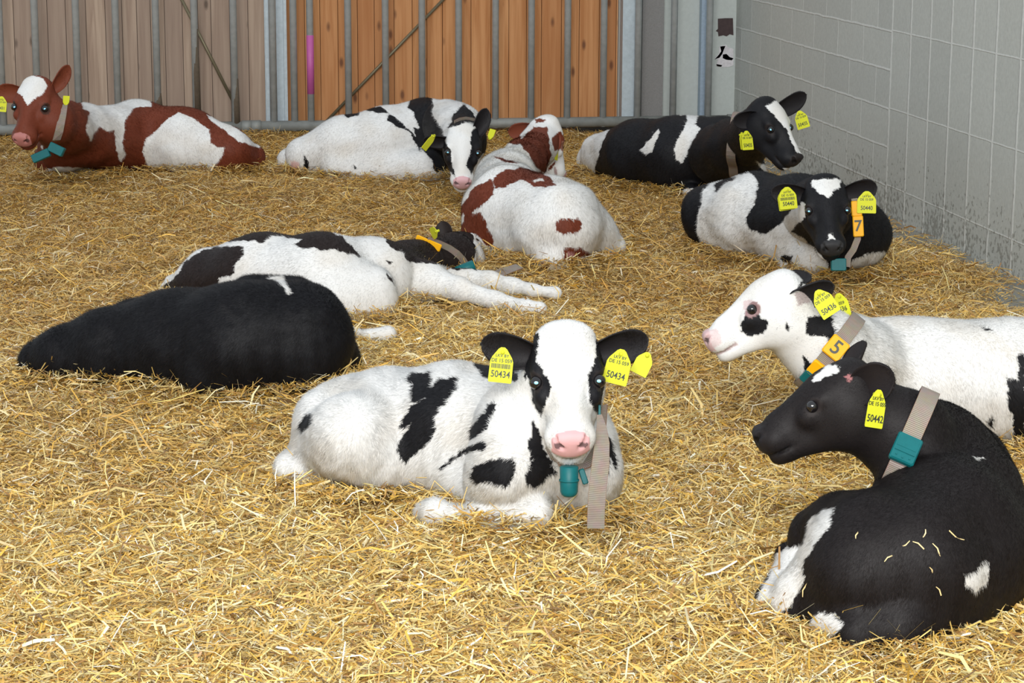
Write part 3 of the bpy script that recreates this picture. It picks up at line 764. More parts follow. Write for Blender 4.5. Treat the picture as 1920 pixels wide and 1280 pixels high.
# --- white calf with number 5
J_ = lambda *p: tr(1300, 480, 4.572, p)
J2 = lambda *p: tr(1300, 480, 3.0968, p)
C['five'] = dict(label='white calf in profile facing left wearing the orange-yellow number 5 collar', vs=.0055, hairs=120000, hairlen=.013, flow=(1950, 700, .2),
  base=WHITE, other=BLACK, nose=(.60, .42, .42), rim=(.30, .19, .19), wob=1.2,
  chains=[(.08, (1640, 695, .2, .145), (1760, 708, .19, .16), (1880, 714, .19, .17), (2010, 716, .19, .17)),
   (.09, (1640, 695, .2, .14), (1592, 682, .26, .125), (1548, 655, .33, .112)),
   (.03, (1580, 730, .15, .12)),
   (.03, (1700, 780, .08, .08), (1840, 790, .06, .06), (1950, 800, .06, .06)),
   (.03, (1655, 625, .33, .04), (1760, 625, .31, .03))],
  neck=(1548, 655, .33, .11, .10),
  head=dict(eye=(1410, 580, .47), fwd=(-.82, -.57, -.06), nrm=(-.56, .80, .14), s=.98),
  ears=[dict(root=(-.052, -.085, -.055), tip=(.97, .22, .20), cup=(.05, -.55, .8), L=.150, W=.085, c=BLACK), dict(root=(.052, -.10, -.05), tip=(.80, .55, -.4), cup=(-.3, .5, .8), L=.11, W=.07, c=BLACK)],
  polys=[J_((410, 560), (450, 510), (545, 490), (600, 540), (650, 590), (620, 650), (560, 665), (500, 690), (450, 680), (415, 640)),
   J_((970, 520), (1180, 490), (1190, 600), (1230, 680), (1220, 760), (1160, 740), (1110, 690), (1050, 680), (970, 670), (965, 600)),
   J_((945, 850), (990, 900), (1060, 930), (1030, 1060), (990, 1070), (940, 1000)),
   J_((870, 295), (930, 230), (1000, 170), (1060, 60), (1500, 60), (1500, 400), (1340, 440), (1180, 380), (1060, 280), (950, 250)),
   J_((795, 570), (830, 600), (825, 640), (800, 630)), J_((705, 620), (720, 620), (715, 645)),
   J2((1880, 580), (1930, 565), (1930, 780), (1890, 730)), J2((1820, 700), (1900, 720), (1930, 800), (1930, 1090), (1850, 1090), (1860, 940), (1830, 880)),
   J2((1660, 400), (1750, 440), (1700, 430)), J2((1700, 960), (1740, 930), (1745, 1010))],
  tints=[(J_((430, 400), (500, 370), (580, 400), (570, 460), (520, 500), (440, 480)), (.60, .42, .42)), (J_((70, 660), (130, 620), (230, 650), (240, 740), (150, 830), (90, 780)), (.62, .45, .44)), (J_((860, 330), (1000, 280), (1000, 400), (900, 430)), (.25, .16, .16))])
# --- black calf in the front right corner
K_ = lambda *p: tr(1400, 640, 2.2077, p)
C['right'] = dict(label='black calf curled in the front right corner, head in profile facing left, teal collar buckle', vs=.0058, hairs=190000, hairlen=.012, flow=(1500, 1080, .1),
  base=BLKBROWN, other=WHITE, nose=(.012, .011, .013), wob=1.3, lift=.25,
  chains=[(.05, (1800, 905, .22, .125), (1788, 950, .21, .158), (1760, 1010, .19, .182), (1705, 1058, .17, .165), (1625, 1062, .17, .15)),
   (.05, (1795, 1000, .17, .16), (1800, 1050, .15, .155)),
   (.04, (1800, 975, .2, .145), (1850, 1050, .12, .13)),
   (.04, (1640, 980, .27, .06), (1580, 985, .22, .07), (1540, 1010, .17, .08)),
   (.05, (1600, 1070, .14, .13), (1560, 1110, .09, .10), (1500, 1135, .06, .07)),
   (.02, (1500, 1070, .1, .06), (1462, 1130, .05, .052)),
   (.02, (1450, 1135, .04, .045), (1520, 1165, .03, .04)),
   (.03, (1780, 1125, .09, .09), (1690, 1165, .075, .07), (1605, 1182, .06, .05), (1552, 1170, .055, .045)),
   (.02, (1540, 1045, .05, .04), (1478, 1042, .04, .033)),
   (.07, (1800, 880, .25, .108), (1760, 845, .32, .104), (1700, 818, .39, .098))],
  neck=(1700, 815, .40, .098, .095),
  head=dict(eye=(1523, 762, .48), fwd=(-.83, -.53, -.12), nrm=(-.52, .82, .16), s=.95),
  ears=[dict(root=(-.050, -.10, -.055), tip=(.50, .36, .75), cup=(-.75, -.25, .45), L=.125, W=.10, c=BLKBROWN), dict(root=(.048, -.105, -.040), tip=(.25, .93, -.3), cup=(-.85, .2, .5), L=.105, W=.07, c=BLKBROWN)],
  polys=[K_((270, 160), (330, 95), (380, 105), (375, 135), (330, 150), (285, 165)),
   K_((330, 692), (365, 688), (350, 760), (290, 830), (240, 900), (235, 1010), (180, 1090), (120, 1145), (50, 1140), (30, 1070), (80, 1000), (100, 960), (80, 910), (160, 850), (240, 840), (260, 730)),
   K_((240, 1175), (300, 1120), (370, 1130), (400, 1170), (370, 1210), (300, 1245), (240, 1230)),
   K_((895, 970), (940, 960), (995, 900), (1005, 920), (995, 1000), (950, 1035), (910, 1010)), K_((935, 475), (985, 480), (950, 490))],
  tints=[(K_((412, 140), (430, 132), (440, 150), (418, 168)), (.5, .2, .2))])
# --- back right black calf with white band
E_ = lambda *p: tr(1040, 0, 3, p)
C['band'] = dict(label='black calf with white shoulder band and white blaze, by the back corner of the pen', vs=.0065, hairs=70000, hairlen=.013, hairw=.0015, flow=(1100, 290, .1),
  base=BLACK, other=WHITE, nose=(.02, .016, .016), glow=.26, wob=.8,
  chains=[(.05, (1128, 290, .12, .12), (1195, 287, .18, .175), (1275, 290, .2, .2), (1350, 288, .22, .195)),
   (.09, (1350, 290, .25, .16), (1380, 276, .32, .13), (1402, 262, .38, .12)),
   (.03, (1280, 340, .05, .06), (1300, 362, .03, .04)), (.03, (1110, 300, .08, .09)),
   (.03, (1390, 330, .12, .14))],
  neck=(1402, 260, .39, .12, .10),
  head=dict(eye=(1445, 243, .52), fwd=(.46, -.84, .28), nrm=(.62, .42, .66), s=1.10),
  ears=[dict(root=(.054, -.085, -.055), tip=(-.85, -.30, .3), cup=(.1, -.5, .8), L=.11, W=.085, c=BLACK), dict(root=(-.050, -.09, -.05), tip=(.95, .42, -.05), cup=(.3, -.45, .85), L=.18, W=.09, c=BLACK)],
  polys=[E_((740, 645), (700, 650), (740, 620), (820, 620), (820, 640), (790, 700), (820, 720), (760, 830), (720, 920), (680, 890), (670, 830), (720, 730), (750, 680)),
   E_((580, 725), (590, 750), (550, 850), (510, 870), (480, 845), (530, 790)),
   E_((310, 720), (250, 850), (220, 990), (120, 990), (120, 750), (230, 700)),
   E_((1180, 600), (1230, 575), (1300, 560), (1340, 600), (1352, 700), (1362, 800), (1395, 870), (1400, 940), (1370, 890), (1350, 830), (1300, 720), (1240, 655)),
   E_((1130, 900), (1220, 940), (1220, 970), (1180, 965)), E_((720, 1065), (800, 1060), (760, 1120), (715, 1110)), E_((1290, 945), (1390, 930), (1390, 980), (1300, 975))])
# --- 50440
F_ = lambda *p: tr(1240, 160, 3.556, p)
C['forty'] = dict(label='black and white calf facing the viewer beside the block wall, with white forehead triangle', vs=.006, hairs=110000, hairlen=.013, hairw=.0013, flow=(1290, 400, .1),
  base=BLACK, other=WHITE, nose=(.03, .03, .032), glow=.24, wob=1.0,
  chains=[(.05, (1335, 402, .17, .14), (1415, 402, .2, .175), (1500, 412, .21, .185), (1575, 430, .20, .17), (1610, 440, .17, .14)),
   (.04, (1350, 420, .13, .12), (1380, 450, .08, .08)),
   (.03, (1370, 440, .08, .08), (1455, 438, .14, .105), (1530, 482, .085, .08)),
   (.02, (1540, 490, .05, .06), (1480, 497, .03, .05)),
   (.03, (1630, 465, .10, .09), (1635, 488, .045, .05)), (.02, (1640, 488, .045, .05), (1605, 500, .03, .035)),
   (.05, (1530, 395, .3, .14), (1545, 390, .34, .12))],
  neck=(1540, 392, .33, .12, .09),
  head=dict(o=(1553, 383, .40), fwd=(.03, -.84, .54), nrm=(0, .54, .84), s=1.10),
  ears=[dict(root=(SGN*-.058, -.085, -.055), tip=(-1, .05, .05), cup=(-.1, -.35, .95), L=.140, W=.085, c=BLACK), dict(root=(SGN*.058, -.085, -.055), tip=(1, .16, .02), cup=(.1, -.35, .95), L=.145, W=.090, c=BLACK)],
  polys=[F_((345, 640), (440, 600), (560, 590), (600, 588), (650, 655), (625, 780), (560, 910), (590, 960), (700, 990), (800, 920), (850, 850), (920, 780), (960, 800), (965, 880), (900, 930), (860, 970), (940, 1010), (1040, 1100), (1115, 1190), (1120, 1330), (760, 1330), (640, 1200), (560, 1150), (400, 1150), (300, 1120), (230, 960), (260, 800), (280, 700)),
   F_((1000, 628), (1200, 625), (1195, 670), (1108, 762), (1005, 670)), F_((1125, 990), (1140, 990), (1162, 1040), (1110, 1040)),
   F_((1290, 1165), (1380, 1110), (1520, 1110), (1540, 1290), (1240, 1290), (1262, 1180))],
  cuts=[F_((352, 670), (440, 600), (500, 610), (420, 660), (375, 720)), F_((800, 1130), (880, 1130), (870, 1190), (810, 1170))])
# --- red and white calf seen from behind
D_ = lambda *p: tr(840, 200, 4, p)
C['redrear'] = dict(label='white calf with red-brown patches seen from behind, head curled round to the right', vs=.006, hairs=110000, hairlen=.016, hairw=.0013, flow=(1060, 480, .05),
  base=WHITE, other=RED, nose=(.5, .3, .3), rim=(.30, .14, .10), wob=1.0, noeyes=True,
  chains=[(.09, (945, 335, .25, .135), (955, 400, .19, .19), (1045, 425, .18, .19)),
   (.05, (935, 410, .14, .165), (940, 440, .1, .14)), (.12, (1055, 415, .18, .165), (1092, 437, .12, .12), (1150, 466, .045, .055)),
   (.04, (990, 470, .06, .09), (1005, 488, .03, .06)), (.04, (905, 455, .06, .10)),
   (.03, (1040, 480, .07, .08)),
   (.04, (955, 330, .28, .11), (985, 300, .30, .10), (1010, 275, .33, .095))],
  neck=(1005, 275, .33, .09, .085),
  head=dict(o=(1046, 266, .34), fwd=(.24, -.93, -.25), nrm=(.80, .30, -.45), s=1.0),
  ears=[dict(root=(-.050, -.10, -.085), tip=(-.95, -.22, .20), cup=(-.1, -.5, .85), L=.14, W=.10, c=RED, ci=(.16, .05, .03)), dict(root=(.064, -.080, -.060), tip=(.12, -.80, .25), cup=(.75, .1, .65), L=.125, W=.09, c=RED, ci=(.16, .05, .03))],
  polys=[D_((310, 540), (350, 570), (340, 660), (250, 730), (180, 800), (250, 790), (280, 850), (300, 920), (330, 960), (350, 1010), (320, 1060), (270, 1020), (230, 960), (180, 950), (190, 1110), (150, 1110), (60, 1000), (60, 780), (100, 740), (150, 680), (200, 600), (260, 570)),
   D_((350, 580), (330, 540), (430, 470), (560, 460), (700, 490), (760, 540), (815, 590), (730, 605), (640, 590), (560, 550), (500, 560), (430, 600), (350, 620)),
   D_((340, 375), (400, 385), (540, 425), (480, 420), (400, 405)), D_((800, 860), (850, 835), (980, 840), (1005, 880), (980, 940), (880, 950), (810, 935)),
   D_((860, 1050), (1000, 1060), (1080, 1110), (950, 1200), (880, 1150)), D_((700, 1160), (770, 1170), (740, 1280), (690, 1260)),
   D_((545, 250), (640, 150), (740, 150), (760, 260), (770, 370), (735, 490), (700, 490), (640, 420), (600, 350), (540, 285), (420, 262), (320, 300), (320, 150), (430, 140), (540, 220)),
   D_((775, 230), (840, 185), (890, 230), (880, 310), (800, 330)), D_((810, 400), (790, 470), (755, 480)), D_((650, 85), (740, 95), (720, 115), (660, 115))],
  cuts=[D_((630, 550), (700, 530), (720, 550), (640, 565)), D_((90, 880), (110, 800), (130, 820), (105, 880))],
  tints=[(D_((890, 1080), (940, 1090), (960, 1180), (900, 1170)), (.6, .32, .32))])
# --- white calf at the back
B_ = lambda *p: tr(480, 0, 3, p)
C['backwhite'] = dict(label='white calf curled against the gate, black and white face lowered to the straw', vs=.006, hairs=90000, hairlen=.014, hairw=.0015, flow=(540, 300, .1),
  base=WHITE, other=BLACK, nose=(.66, .40, .42), glow=.26, wob=.8,
  chains=[(.05, (572, 292, .12, .11), (640, 276, .17, .165), (720, 270, .19, .195), (800, 262, .2, .225), (850, 262, .2, .19)),
   (.04, (545, 305, .06, .08)), (.04, (640, 310, .08, .10), (800, 315, .08, .10)), (.04, (840, 235, .33, .14), (860, 240, .34, .13))],
  neck=(862, 245, .32, .12, .09),
  head=dict(o=(868, 277, .31), fwd=(.0, -.88, .47), nrm=(.05, .47, .88), s=1.10),
  ears=[dict(root=(SGN*-.058, -.080, -.055), tip=(-.95, -.10, .12), cup=(-.2, -.65, .7), L=.13, W=.075, c=BLACK), dict(root=(SGN*.050, -.095, -.05), tip=(.45, .85, .1), cup=(.4, -.3, .85), L=.15, W=.08, c=BLACK)],
  polys=[B_((490, 640), (580, 625), (580, 650), (520, 660)), B_((555, 605), (620, 595), (700, 600), (750, 640), (700, 635), (600, 615)),
   B_((750, 645), (790, 660), (850, 720), (920, 790), (930, 860), (860, 740), (740, 680)),
   B_((880, 545), (870, 500), (995, 500), (995, 600), (990, 630), (1040, 720), (1060, 770), (1100, 900), (1120, 990), (1080, 960), (1010, 970), (990, 900), (920, 820), (880, 720), (920, 720), (890, 640), (850, 600)),
   B_((1100, 690), (1110, 640), (1170, 585), (1220, 640), (1260, 690), (1290, 500), (1400, 500), (1400, 700), (1360, 850), (1270, 860), (1210, 985), (1185, 930), (1210, 830), (1210, 740), (1250, 700), (1180, 690), (1075, 722)),
   B_((265, 870), (300, 910), (300, 950), (275, 940)), B_((130, 950), (190, 960), (160, 985)), B_((430, 960), (480, 975), (480, 1000), (440, 990)), B_((550, 930), (570, 940), (560, 960))],
  tints=[(B_((195, 900), (240, 910), (260, 990), (210, 990)), (.7, .36, .34))])
# --- red calf back left
A_ = lambda *p: tr(0, 0, 3, p)
C['red'] = dict(label='red-brown and white calf at the back left with white forehead, looking at the viewer', vs=.0065, hairs=90000, hairlen=.013, hairw=.0015, flow=(500, 300, .1),
  base=RED, other=WHITE, nose=(.42, .17, .15), rim=(.05, .02, .012), glow=.27, wob=.8,
  chains=[(.05, (165, 258, .24, .165), (260, 257, .2, .2), (350, 268, .18, .19), (428, 284, .14, .13), (468, 297, .09, .09)),
   (.04, (120, 275, .2, .14)), (.04, (95, 300, .1, .09)), (.02, (85, 326, .03, .035), (140, 322, .04, .04), (205, 315, .05, .06)),
   (.09, (150, 248, .28, .15), (118, 238, .34, .12), (98, 228, .39, .11)),
   (.05, (400, 300, .07, .08), (440, 305, .06, .07))],
  neck=(98, 228, .39, .11, .10),
  head=dict(o=(54, 192, .50), fwd=(-.16, -.88, .46), nrm=(-.14, .46, .88), s=1.22),
  ears=[dict(root=(SGN*-.058, -.085, -.055), tip=(-.95, .0, .05), cup=(-.1, -.35, .95), L=.13, W=.085, c=RED, ci=(.14, .04, .02)), dict(root=(SGN*.055, -.095, -.05), tip=(.55, .72, -.1), cup=(.5, -.5, .7), L=.145, W=.070, c=RED, ci=(.14, .04, .02))],
  polys=[A_((90, 480), (130, 435), (185, 420), (240, 440), (265, 480), (250, 520), (190, 560), (150, 600), (135, 550), (90, 510)),
   A_((455, 560), (560, 540), (850, 555), (850, 595), (750, 610), (700, 690), (690, 830), (705, 860), (680, 910), (660, 880), (640, 730), (600, 745), (560, 710), (530, 740), (510, 795), (480, 730), (505, 630), (460, 610)),
   A_((960, 660), (1000, 630), (1080, 660), (1170, 720), (1190, 800), (1220, 830), (1265, 830), (1240, 890), (1170, 985), (1050, 985), (830, 930), (800, 860), (820, 780)),
   A_((1160, 640), (1250, 670), (1330, 720), (1470, 820), (1440, 830), (1340, 790), (1200, 690)), A_((230, 960), (350, 935), (470, 945), (600, 960), (480, 1000), (400, 1020), (230, 1020)),
   A_((225, 820), (245, 810), (240, 835))])
# --- calf stretched out flat
G_ = lambda *p: tr(280, 380, 2.4, p)
C['flat'] = dict(label='white calf stretched out flat on its side with dark patches and forelegs reaching right', vs=.0055, hairs=110000, hairlen=.012, hairw=.0013, flow=(320, 540, .05),
  base=WHITE, other=np.array([.018, .012, .011]), nose=(.02, .02, .02), wob=1.1, noeyes=True,
  chains=[(.05, (395, 522, .10, .12), (480, 516, .13, .155), (600, 522, .14, .17), (700, 518, .12, .145), (750, 510, .10, .12)),
   (.04, (620, 560, .08, .13), (690, 555, .08, .12)),
   (.04, (360, 530, .08, .08), (335, 540, .05, .06)),
   (.01, (345, 505, .10, .02), (318, 525, .06, .016), (300, 547, .03, .013)),
   (.04, (760, 500, .10, .11), (820, 488, .09, .09), (850, 480, .09, .085)),
   (.03, (740, 520, .10, .10), (800, 528, .09, .075), (860, 543, .07, .046), (930, 562, .04, .028), (985, 573, .03, .024), (1012, 577, .025, .028)),
   (.03, (850, 525, .04, .05), (920, 528, .045, .040), (960, 537, .035, .030), (1000, 545, .03, .024), (1040, 548, .028, .030)),
   (.02, (600, 622, .04, .05), (645, 622, .03, .024), (690, 630, .03, .022), (728, 627, .03, .030))],
  neck=(850, 480, .09, .085, .08),
  head=dict(o=(862, 450, .10), fwd=(.42, -.05, -.90), nrm=(-.35, .85, -.25), s=.97),
  ears=[dict(root=(-.02, -.10, -.03), tip=(-.30, .95, .1), cup=(-.2, .1, .95), L=.12, W=.08)],
  polys=[G_((300, 200), (350, 150), (420, 200), (425, 240), (390, 270), (380, 320), (310, 340), (320, 390), (330, 420), (20, 420), (110, 340), (160, 270), (240, 210)),
   G_((330, 175), (400, 110), (560, 100), (720, 100), (870, 150), (930, 220), (960, 250), (900, 230), (840, 210), (780, 215), (740, 200), (690, 210), (650, 185), (690, 170), (640, 155), (550, 150), (510, 180), (470, 170), (400, 180)),
   G_((1060, 150), (1120, 150), (1120, 60), (1230, 0), (1340, 50), (1460, 150), (1470, 300), (1380, 300), (1290, 275), (1240, 270), (1170, 270), (1140, 220), (1080, 205)),
   G_((1070, 260), (1095, 270), (1080, 280)), G_((1060, 310), (1080, 330), (1112, 372), (1080, 350))],
  cuts=[G_((250, 205), (300, 170), (440, 172), (460, 185), (300, 200))])
# --- black calf on the left
H_ = lambda *p: tr(0, 480, 2.667, p)
C['black'] = dict(label='all black calf curled up on the left with a small white mark on its back', vs=.0062, hairs=150000, hairlen=.016, hairw=.0013, flow=(100, 690, .05), lift=.55,
  base=BLACK, other=WHITE, wob=1.4,
  chains=[(.05, (75, 677, .065, .075), (125, 668, .09, .095), (200, 655, .12, .125), (330, 645, .15, .17), (450, 640, .18, .185), (555, 635, .18, .19)),
   (.05, (250, 600, .2, .07), (300, 585, .24, .06)), (.05, (470, 560, .27, .08), (555, 558, .28, .075)), (.04, (595, 575, .26, .06)),
   (.04, (560, 680, .1, .15), (610, 680, .08, .11), (630, 690, .05, .08)), (.03, (400, 700, .08, .12)), (.02, (592, 552, .3, .03))],
  polys=[H_((1340, 112), (1420, 95), (1465, 180), (1440, 190), (1410, 140))])
if ONLY: C = {k: v for k, v in C.items() if k in ONLY.split(',')}
for k in C: make_calf(k, C[k])
# ------------------------------------------------------------------ ear tags, collars, straps worn by the calves
def surf(c, px_, py_, off=.006):
    """first point of the calf met at a photo position"""
    d = ray(px_, py_); F = c['F']; mid = (F.lo+F.lo+F.n*F.vs)/2; t0 = np.linalg.norm(mid-CAM); ts = np.arange(t0-1.0, t0+1.0, .004)
    q = CAM+d[None]*ts[:, None]; ins = ((q > F.lo) & (q < F.lo+(F.n-1)*F.vs)).all(1); v = np.where(ins, F.at(q), 1)
    h = np.where(v < 0)[0]
    return CAM+d*(ts[h[0]]-off) if len(h) else None
def HD(k, dz=0): return depth(C[k]['hd']['o'])+dz
def on_ring(pts, px_, py_, n, ctr):
    pr = proj(np.array(pts)); d = np.hypot(pr[:, 0]-px_, pr[:, 1]-py_)+np.where(np.array([(p-ctr) @ (CAM-ctr) for p in pts]) > 0, 0, 900)
    i = int(d.argmin()); p = np.array(pts[i]); t = nz(np.array(pts[(i+1) % len(pts)])-np.array(pts[i-1])); out = np.cross(n, t)
    if out @ (p-ctr) < 0: out = -out
    if t @ cv((0, 1, 0)) < 0: t = -t
    return p, n, t, nz(out)
if 'front' in C:
    c = C['front']; z = HD('front')
    ear_tag(c, 940, 684, z+.045, 6, 0, 0, .060, .090, std_lines('50434')+[], bar=True)
    ear_tag(c, 1159, 687, z+.045, 14, -18, 0, .066, .090, std_lines('50434'))
    ear_tag(c, 1206, 681, z+.10, 27, 0, 0, .045, .062, ())
    n_ = (.30, -.55, .5)
    ribbon('collar', [A(*q, z+.07+dz) for q, dz in (((1017, 770), .04), ((1020, 800), .02), ((1026, 830), 0), ((1036, 855), -.02), ((1052, 872), -.03), ((1075, 880), -.035), ((1100, 872), -.02), ((1120, 840), 0), ((1128, 800), .03), ((1131, 760), .06))], nz(cv((.5, -.45, .7))), .026, c['rootobj'])
    st_ = [surf(c, x, y, .012) for x, y in ((1119, 845), (1122, 880), (1122, 920))]
    zf = z-.03
    ribbon('strap_end', [A(*q, zf+dz) for q, dz in (((1124, 778), .05), ((1128, 800), .03), ((1129, 830), .0), ((1126, 870), -.02), ((1121, 910), -.03), ((1118, 950), -.03), ((1117, 990), -.02))], cv((1, .03, 0)), .044, c['rootobj'], taper=[.3, .55, .85, 1, 1, 1, 1])
    pc = A(1067, 900, z-.03); ax = (cv((1, 0, 0)), cv((0, .97, .2)), cv((0, -.2, .97)))
    m = MB(); u_ = cv((0, 1, .12)); m.tube([pc+u_*.036, pc+u_*.034, pc-u_*.028, pc-u_*.036, pc-u_*.041], [.020, .0235, .0225, .0195, .013], 20)
    m.tube([pc+u_*.002, pc-u_*.002], [.0255, .0255], 20); m.build('pendant', M_teal, c['rootobj'], True)['label'] = 'teal cylindrical pendant'
    m = MB(); m.box(A(1094, 893, z-.015), .016, .042, .018, (cv((.9, .3, 0)), cv((-.3, .9, 0)), cv((0, 0, 1))), .003); m.build('buckle', M_teal, c['rootobj'])
    m = MB(); m.box(A(1124, 770, z+.04), .006, .03, .02, (cv((1, 0, 0)), cv((0, 1, 0)), cv((0, 0, 1))), .001); m.build('buckle', M_teal, c['rootobj'])
if 'five' in C:
    c = C['five']; z = HD('five')
    ear_tag(c, 1546, 567, depth(surf(c, 1535, 600) if surf(c, 1535, 600) is not None else A(0, 0, z))-.06, -33, 0, 0, .058, .082, std_lines('50436', 'DE 15 059'))
    ear_tag(c, 1577, 573, z+.03, -14, 20, 0, .052, .074, [('059', .17, .05, .10, 1), ('436', .27, .05, -.14, .9)])
    ctr = P(1552, 668, .33); o_, pts, n = collar(c, ctr, (.77, -.63, .06), .046, .19)
    p, nn, t, out = on_ring(pts, 1571, 655, n, ctr); b_ = block(c['rootobj'], p+out*.008, (nn, t, out), (.058, .062, .014), M_orange, 'number_plate')
    rt_ = nn if nn @ cv((1, 0, 0)) > 0 else -nn
    digit_on(b_, '5', p+out*.0155, rt_, t, out, .058)
    p, nn, t, out = on_ring(pts, 1537, 697, n, ctr); block(c['rootobj'], p+out*.007, (nn, t, out), (.050, .05, .014), M_orange, 'number_plate')
    p, nn, t, out = on_ring(pts, 1507, 725, n, ctr); block(c['rootobj'], p+out*.007, (nn, t, out), (.050, .05, .014), M_teal, 'buckle')
if 'right' in C:
    c = C['right']; z = HD('right')
    q = surf(c, 1643, 800); zt = (depth(q) if q is not None else z)-.05
    ear_tag(c, 1643, 766, zt, 9, 32, 0, .052, .088, std_lines('50442', 'DE 15 059'))
    ctr = P(1705, 822, .39); o_, pts, n = collar(c, ctr, (.90, -.40, .16), .046, .17)
    p, nn, t, out = on_ring(pts, 1687, 841, n, ctr)
    def ex(m):
        m.box(p+out*.0155-t*.012, .048, .004, .004, (nn, t, out), 0)
        for a in (-.016, 0, .016): m.box(p+out*.0155+nn*a-t*(.024+.003*(a == 0)), .004, .004, .003, (nn, t, out), 0)
        m.box(p+out*.0145+t*.012, .046, .026, .003, (nn, t, out), 0)
    block(c['rootobj'], p+out*.006, (nn, t, out), (.060, .072, .018), M_teal, 'buckle', ex)
    # bits of straw caught on its back
    rsx = np.random.default_rng(2)
    for i, (x, y, dx, dy, l) in enumerate([(1607, 1003, -4, -10, .022), (1694, 1020, 18, 10, .032), (1722, 1022, -18, 12, .03), (1733, 1000, 3, 10, .02), (1756, 1032, -12, 22, .036), (1668, 1046, -18, -12, .03), (1746, 1070, -5, 12, .022), (1760, 1108, -8, 14, .026), (1510, 1105, -8, -22, .04), (1794, 1003, 26, -16, .045)]):
        a = surf(c, x, y, .004); b2 = surf(c, x+dx*.6, y-dy*.6, .007)
        if a is None or b2 is None: continue
        d = nz(b2-a); sdv = nz(np.cross(d, CAM-a)); w_ = .0028
        V = []; 
        for k, tt in enumerate((-.5, .1, .5)):
            for sg in (-1, 1):
                for hh in (0, .0012): V.append(a+d*l*tt+sdv*sg*w_/2*(1 if k < 2 else .6)+sdv*(k == 1)*l*.12+nz(CAM-a)*hh)
        f = [(0, 2, 3, 1), (8, 9, 11, 10)]
        for k in (0, 4): f += [(k, k+4, k+6, k+2), (k+1, k+3, k+7, k+5), (k, k+1, k+5, k+4), (k+2, k+6, k+7, k+3)]
        o_ = obj('straw_stalk', V, f, M_stalk); tag(o_, 'short straw stalk caught on the back of the black calf in the front right corner', 'straw stalk', 'straw stalks on the black calf')
if 'band' in C:
    c = C['band']; z = HD('band')
    q = surf(c, 1404, 235); zt = min(depth(q) if q is not None else z, z)-.16
    ear_tag(c, 1401, 263, zt, -6, 30, 0, .062, .088, std_lines('50435', 'DE 15 059')); ear_tag(c, 1393, 264, zt+.015, -8, 50, 0, .05, .08, ())
    ear_tag(c, 1503, 224, z+.06, -16, -25, 0, .062, .085, std_lines('50435', 'DE 15 059'))
    ctr = P(1380, 275, .34); collar(c, ctr, (.96, -.12, .2), .046, .20)
if 'forty' in C:
    c = C['forty']; z = HD('forty')
    ear_tag(c, 1477, 371, z+.045, -6, 12, 0, .074, .088, std_lines('50440', 'DE 15 059'), bar=True); ear_tag(c, 1473, 374, z+.06, -9, 20, 0, .07, .086, ())
    ear_tag(c, 1625, 379, z+.045, 1, 0, 0, .076, .088, std_lines('50440', 'DE 15 059'))
    zs = z+.07
    sp = ribbon('collar', [A(*q, zs) for q in ((1602, 372), (1606, 400), (1609, 425), (1608, 448), (1600, 468), (1590, 482), (1588, 500))], cv((1, .15, 0)), .026, c['rootobj'])
    for (x, y, hh) in ((1606, 391, .062), (1609, 424, .084)):
        b_ = block(c['rootobj'], A(x, y, zs-.012), (cv((1, .05, .1)), cv((-.05, 1, 0)), cv((-.1, 0, 1))), (.042, hh, .014), M_orange, 'number_plate')
    digit_on(b_, '7', A(1609, 424, zs-.021), cv((1, .05, .1)), cv((-.05, 1, 0)), cv((-.1, 0, 1)), .062)
    block(c['rootobj'], A(1572, 496, z+.01), (cv((1, 0, 0)), cv((0, 1, 0)), cv((0, 0, 1))), (.06, .05, .03), M_teal, 'buckle')
if 'red' in C:
    c = C['red']; z = HD('red')
    ear_tag(c, 2, 195, z+.05, 5, 0, 0, .06, .08, std_lines('50431', 'DE 15 059')); ear_tag(c, 124, 189, z+.05, 185, 20, 0, .038, .052, ())
    q = [a for a in (surf(c, x, y, .012) for x, y in ((120, 196), (119, 205), (117, 218), (114, 232), (111, 246), (106, 262), (98, 275))) if a is not None]
    ribbon('collar', q, cv((1, .25, .1)), .042, c['rootobj'])
    block(c['rootobj'], A(106, 280, z-.01), (cv((.88, -.42, .1)), cv((.42, .88, 0)), cv((-.1, 0, 1))), (.085, .050, .035), M_teal, 'buckle')
    block(c['rootobj'], A(77, 292, z-.01), (cv((.9, .38, .1)), cv((-.38, .9, 0)), cv((-.1, 0, 1))), (.10, .045, .03), M_teal, 'buckle')
if 'backwhite' in C:
    c = C['backwhite']; z = HD('backwhite')
    ear_tag(c, 805, 266, z-.07, 38, 55, 0, .045, .095, ()); ear_tag(c, 921, 252, z-.01, 200, 40, 0, .04, .055, ())
    q = [surf(c, x, y, .01) for x, y in ((852, 231), (862, 226), (874, 224), (886, 226), (895, 229))]
    q = [a for a in q if a is not None]
    if len(q) > 2: ribbon('collar', q, cv((0, 1, .4)), .030, c['rootobj'])
if 'redrear' in C:
    c = C['redrear']; z = HD('redrear')
    ear_tag(c, 1044, 282, z-.12, 4, 74, 0, .05, .098, ()); ear_tag(c, 1034, 284, z-.11, 4, 82, 0, .05, .09, ())
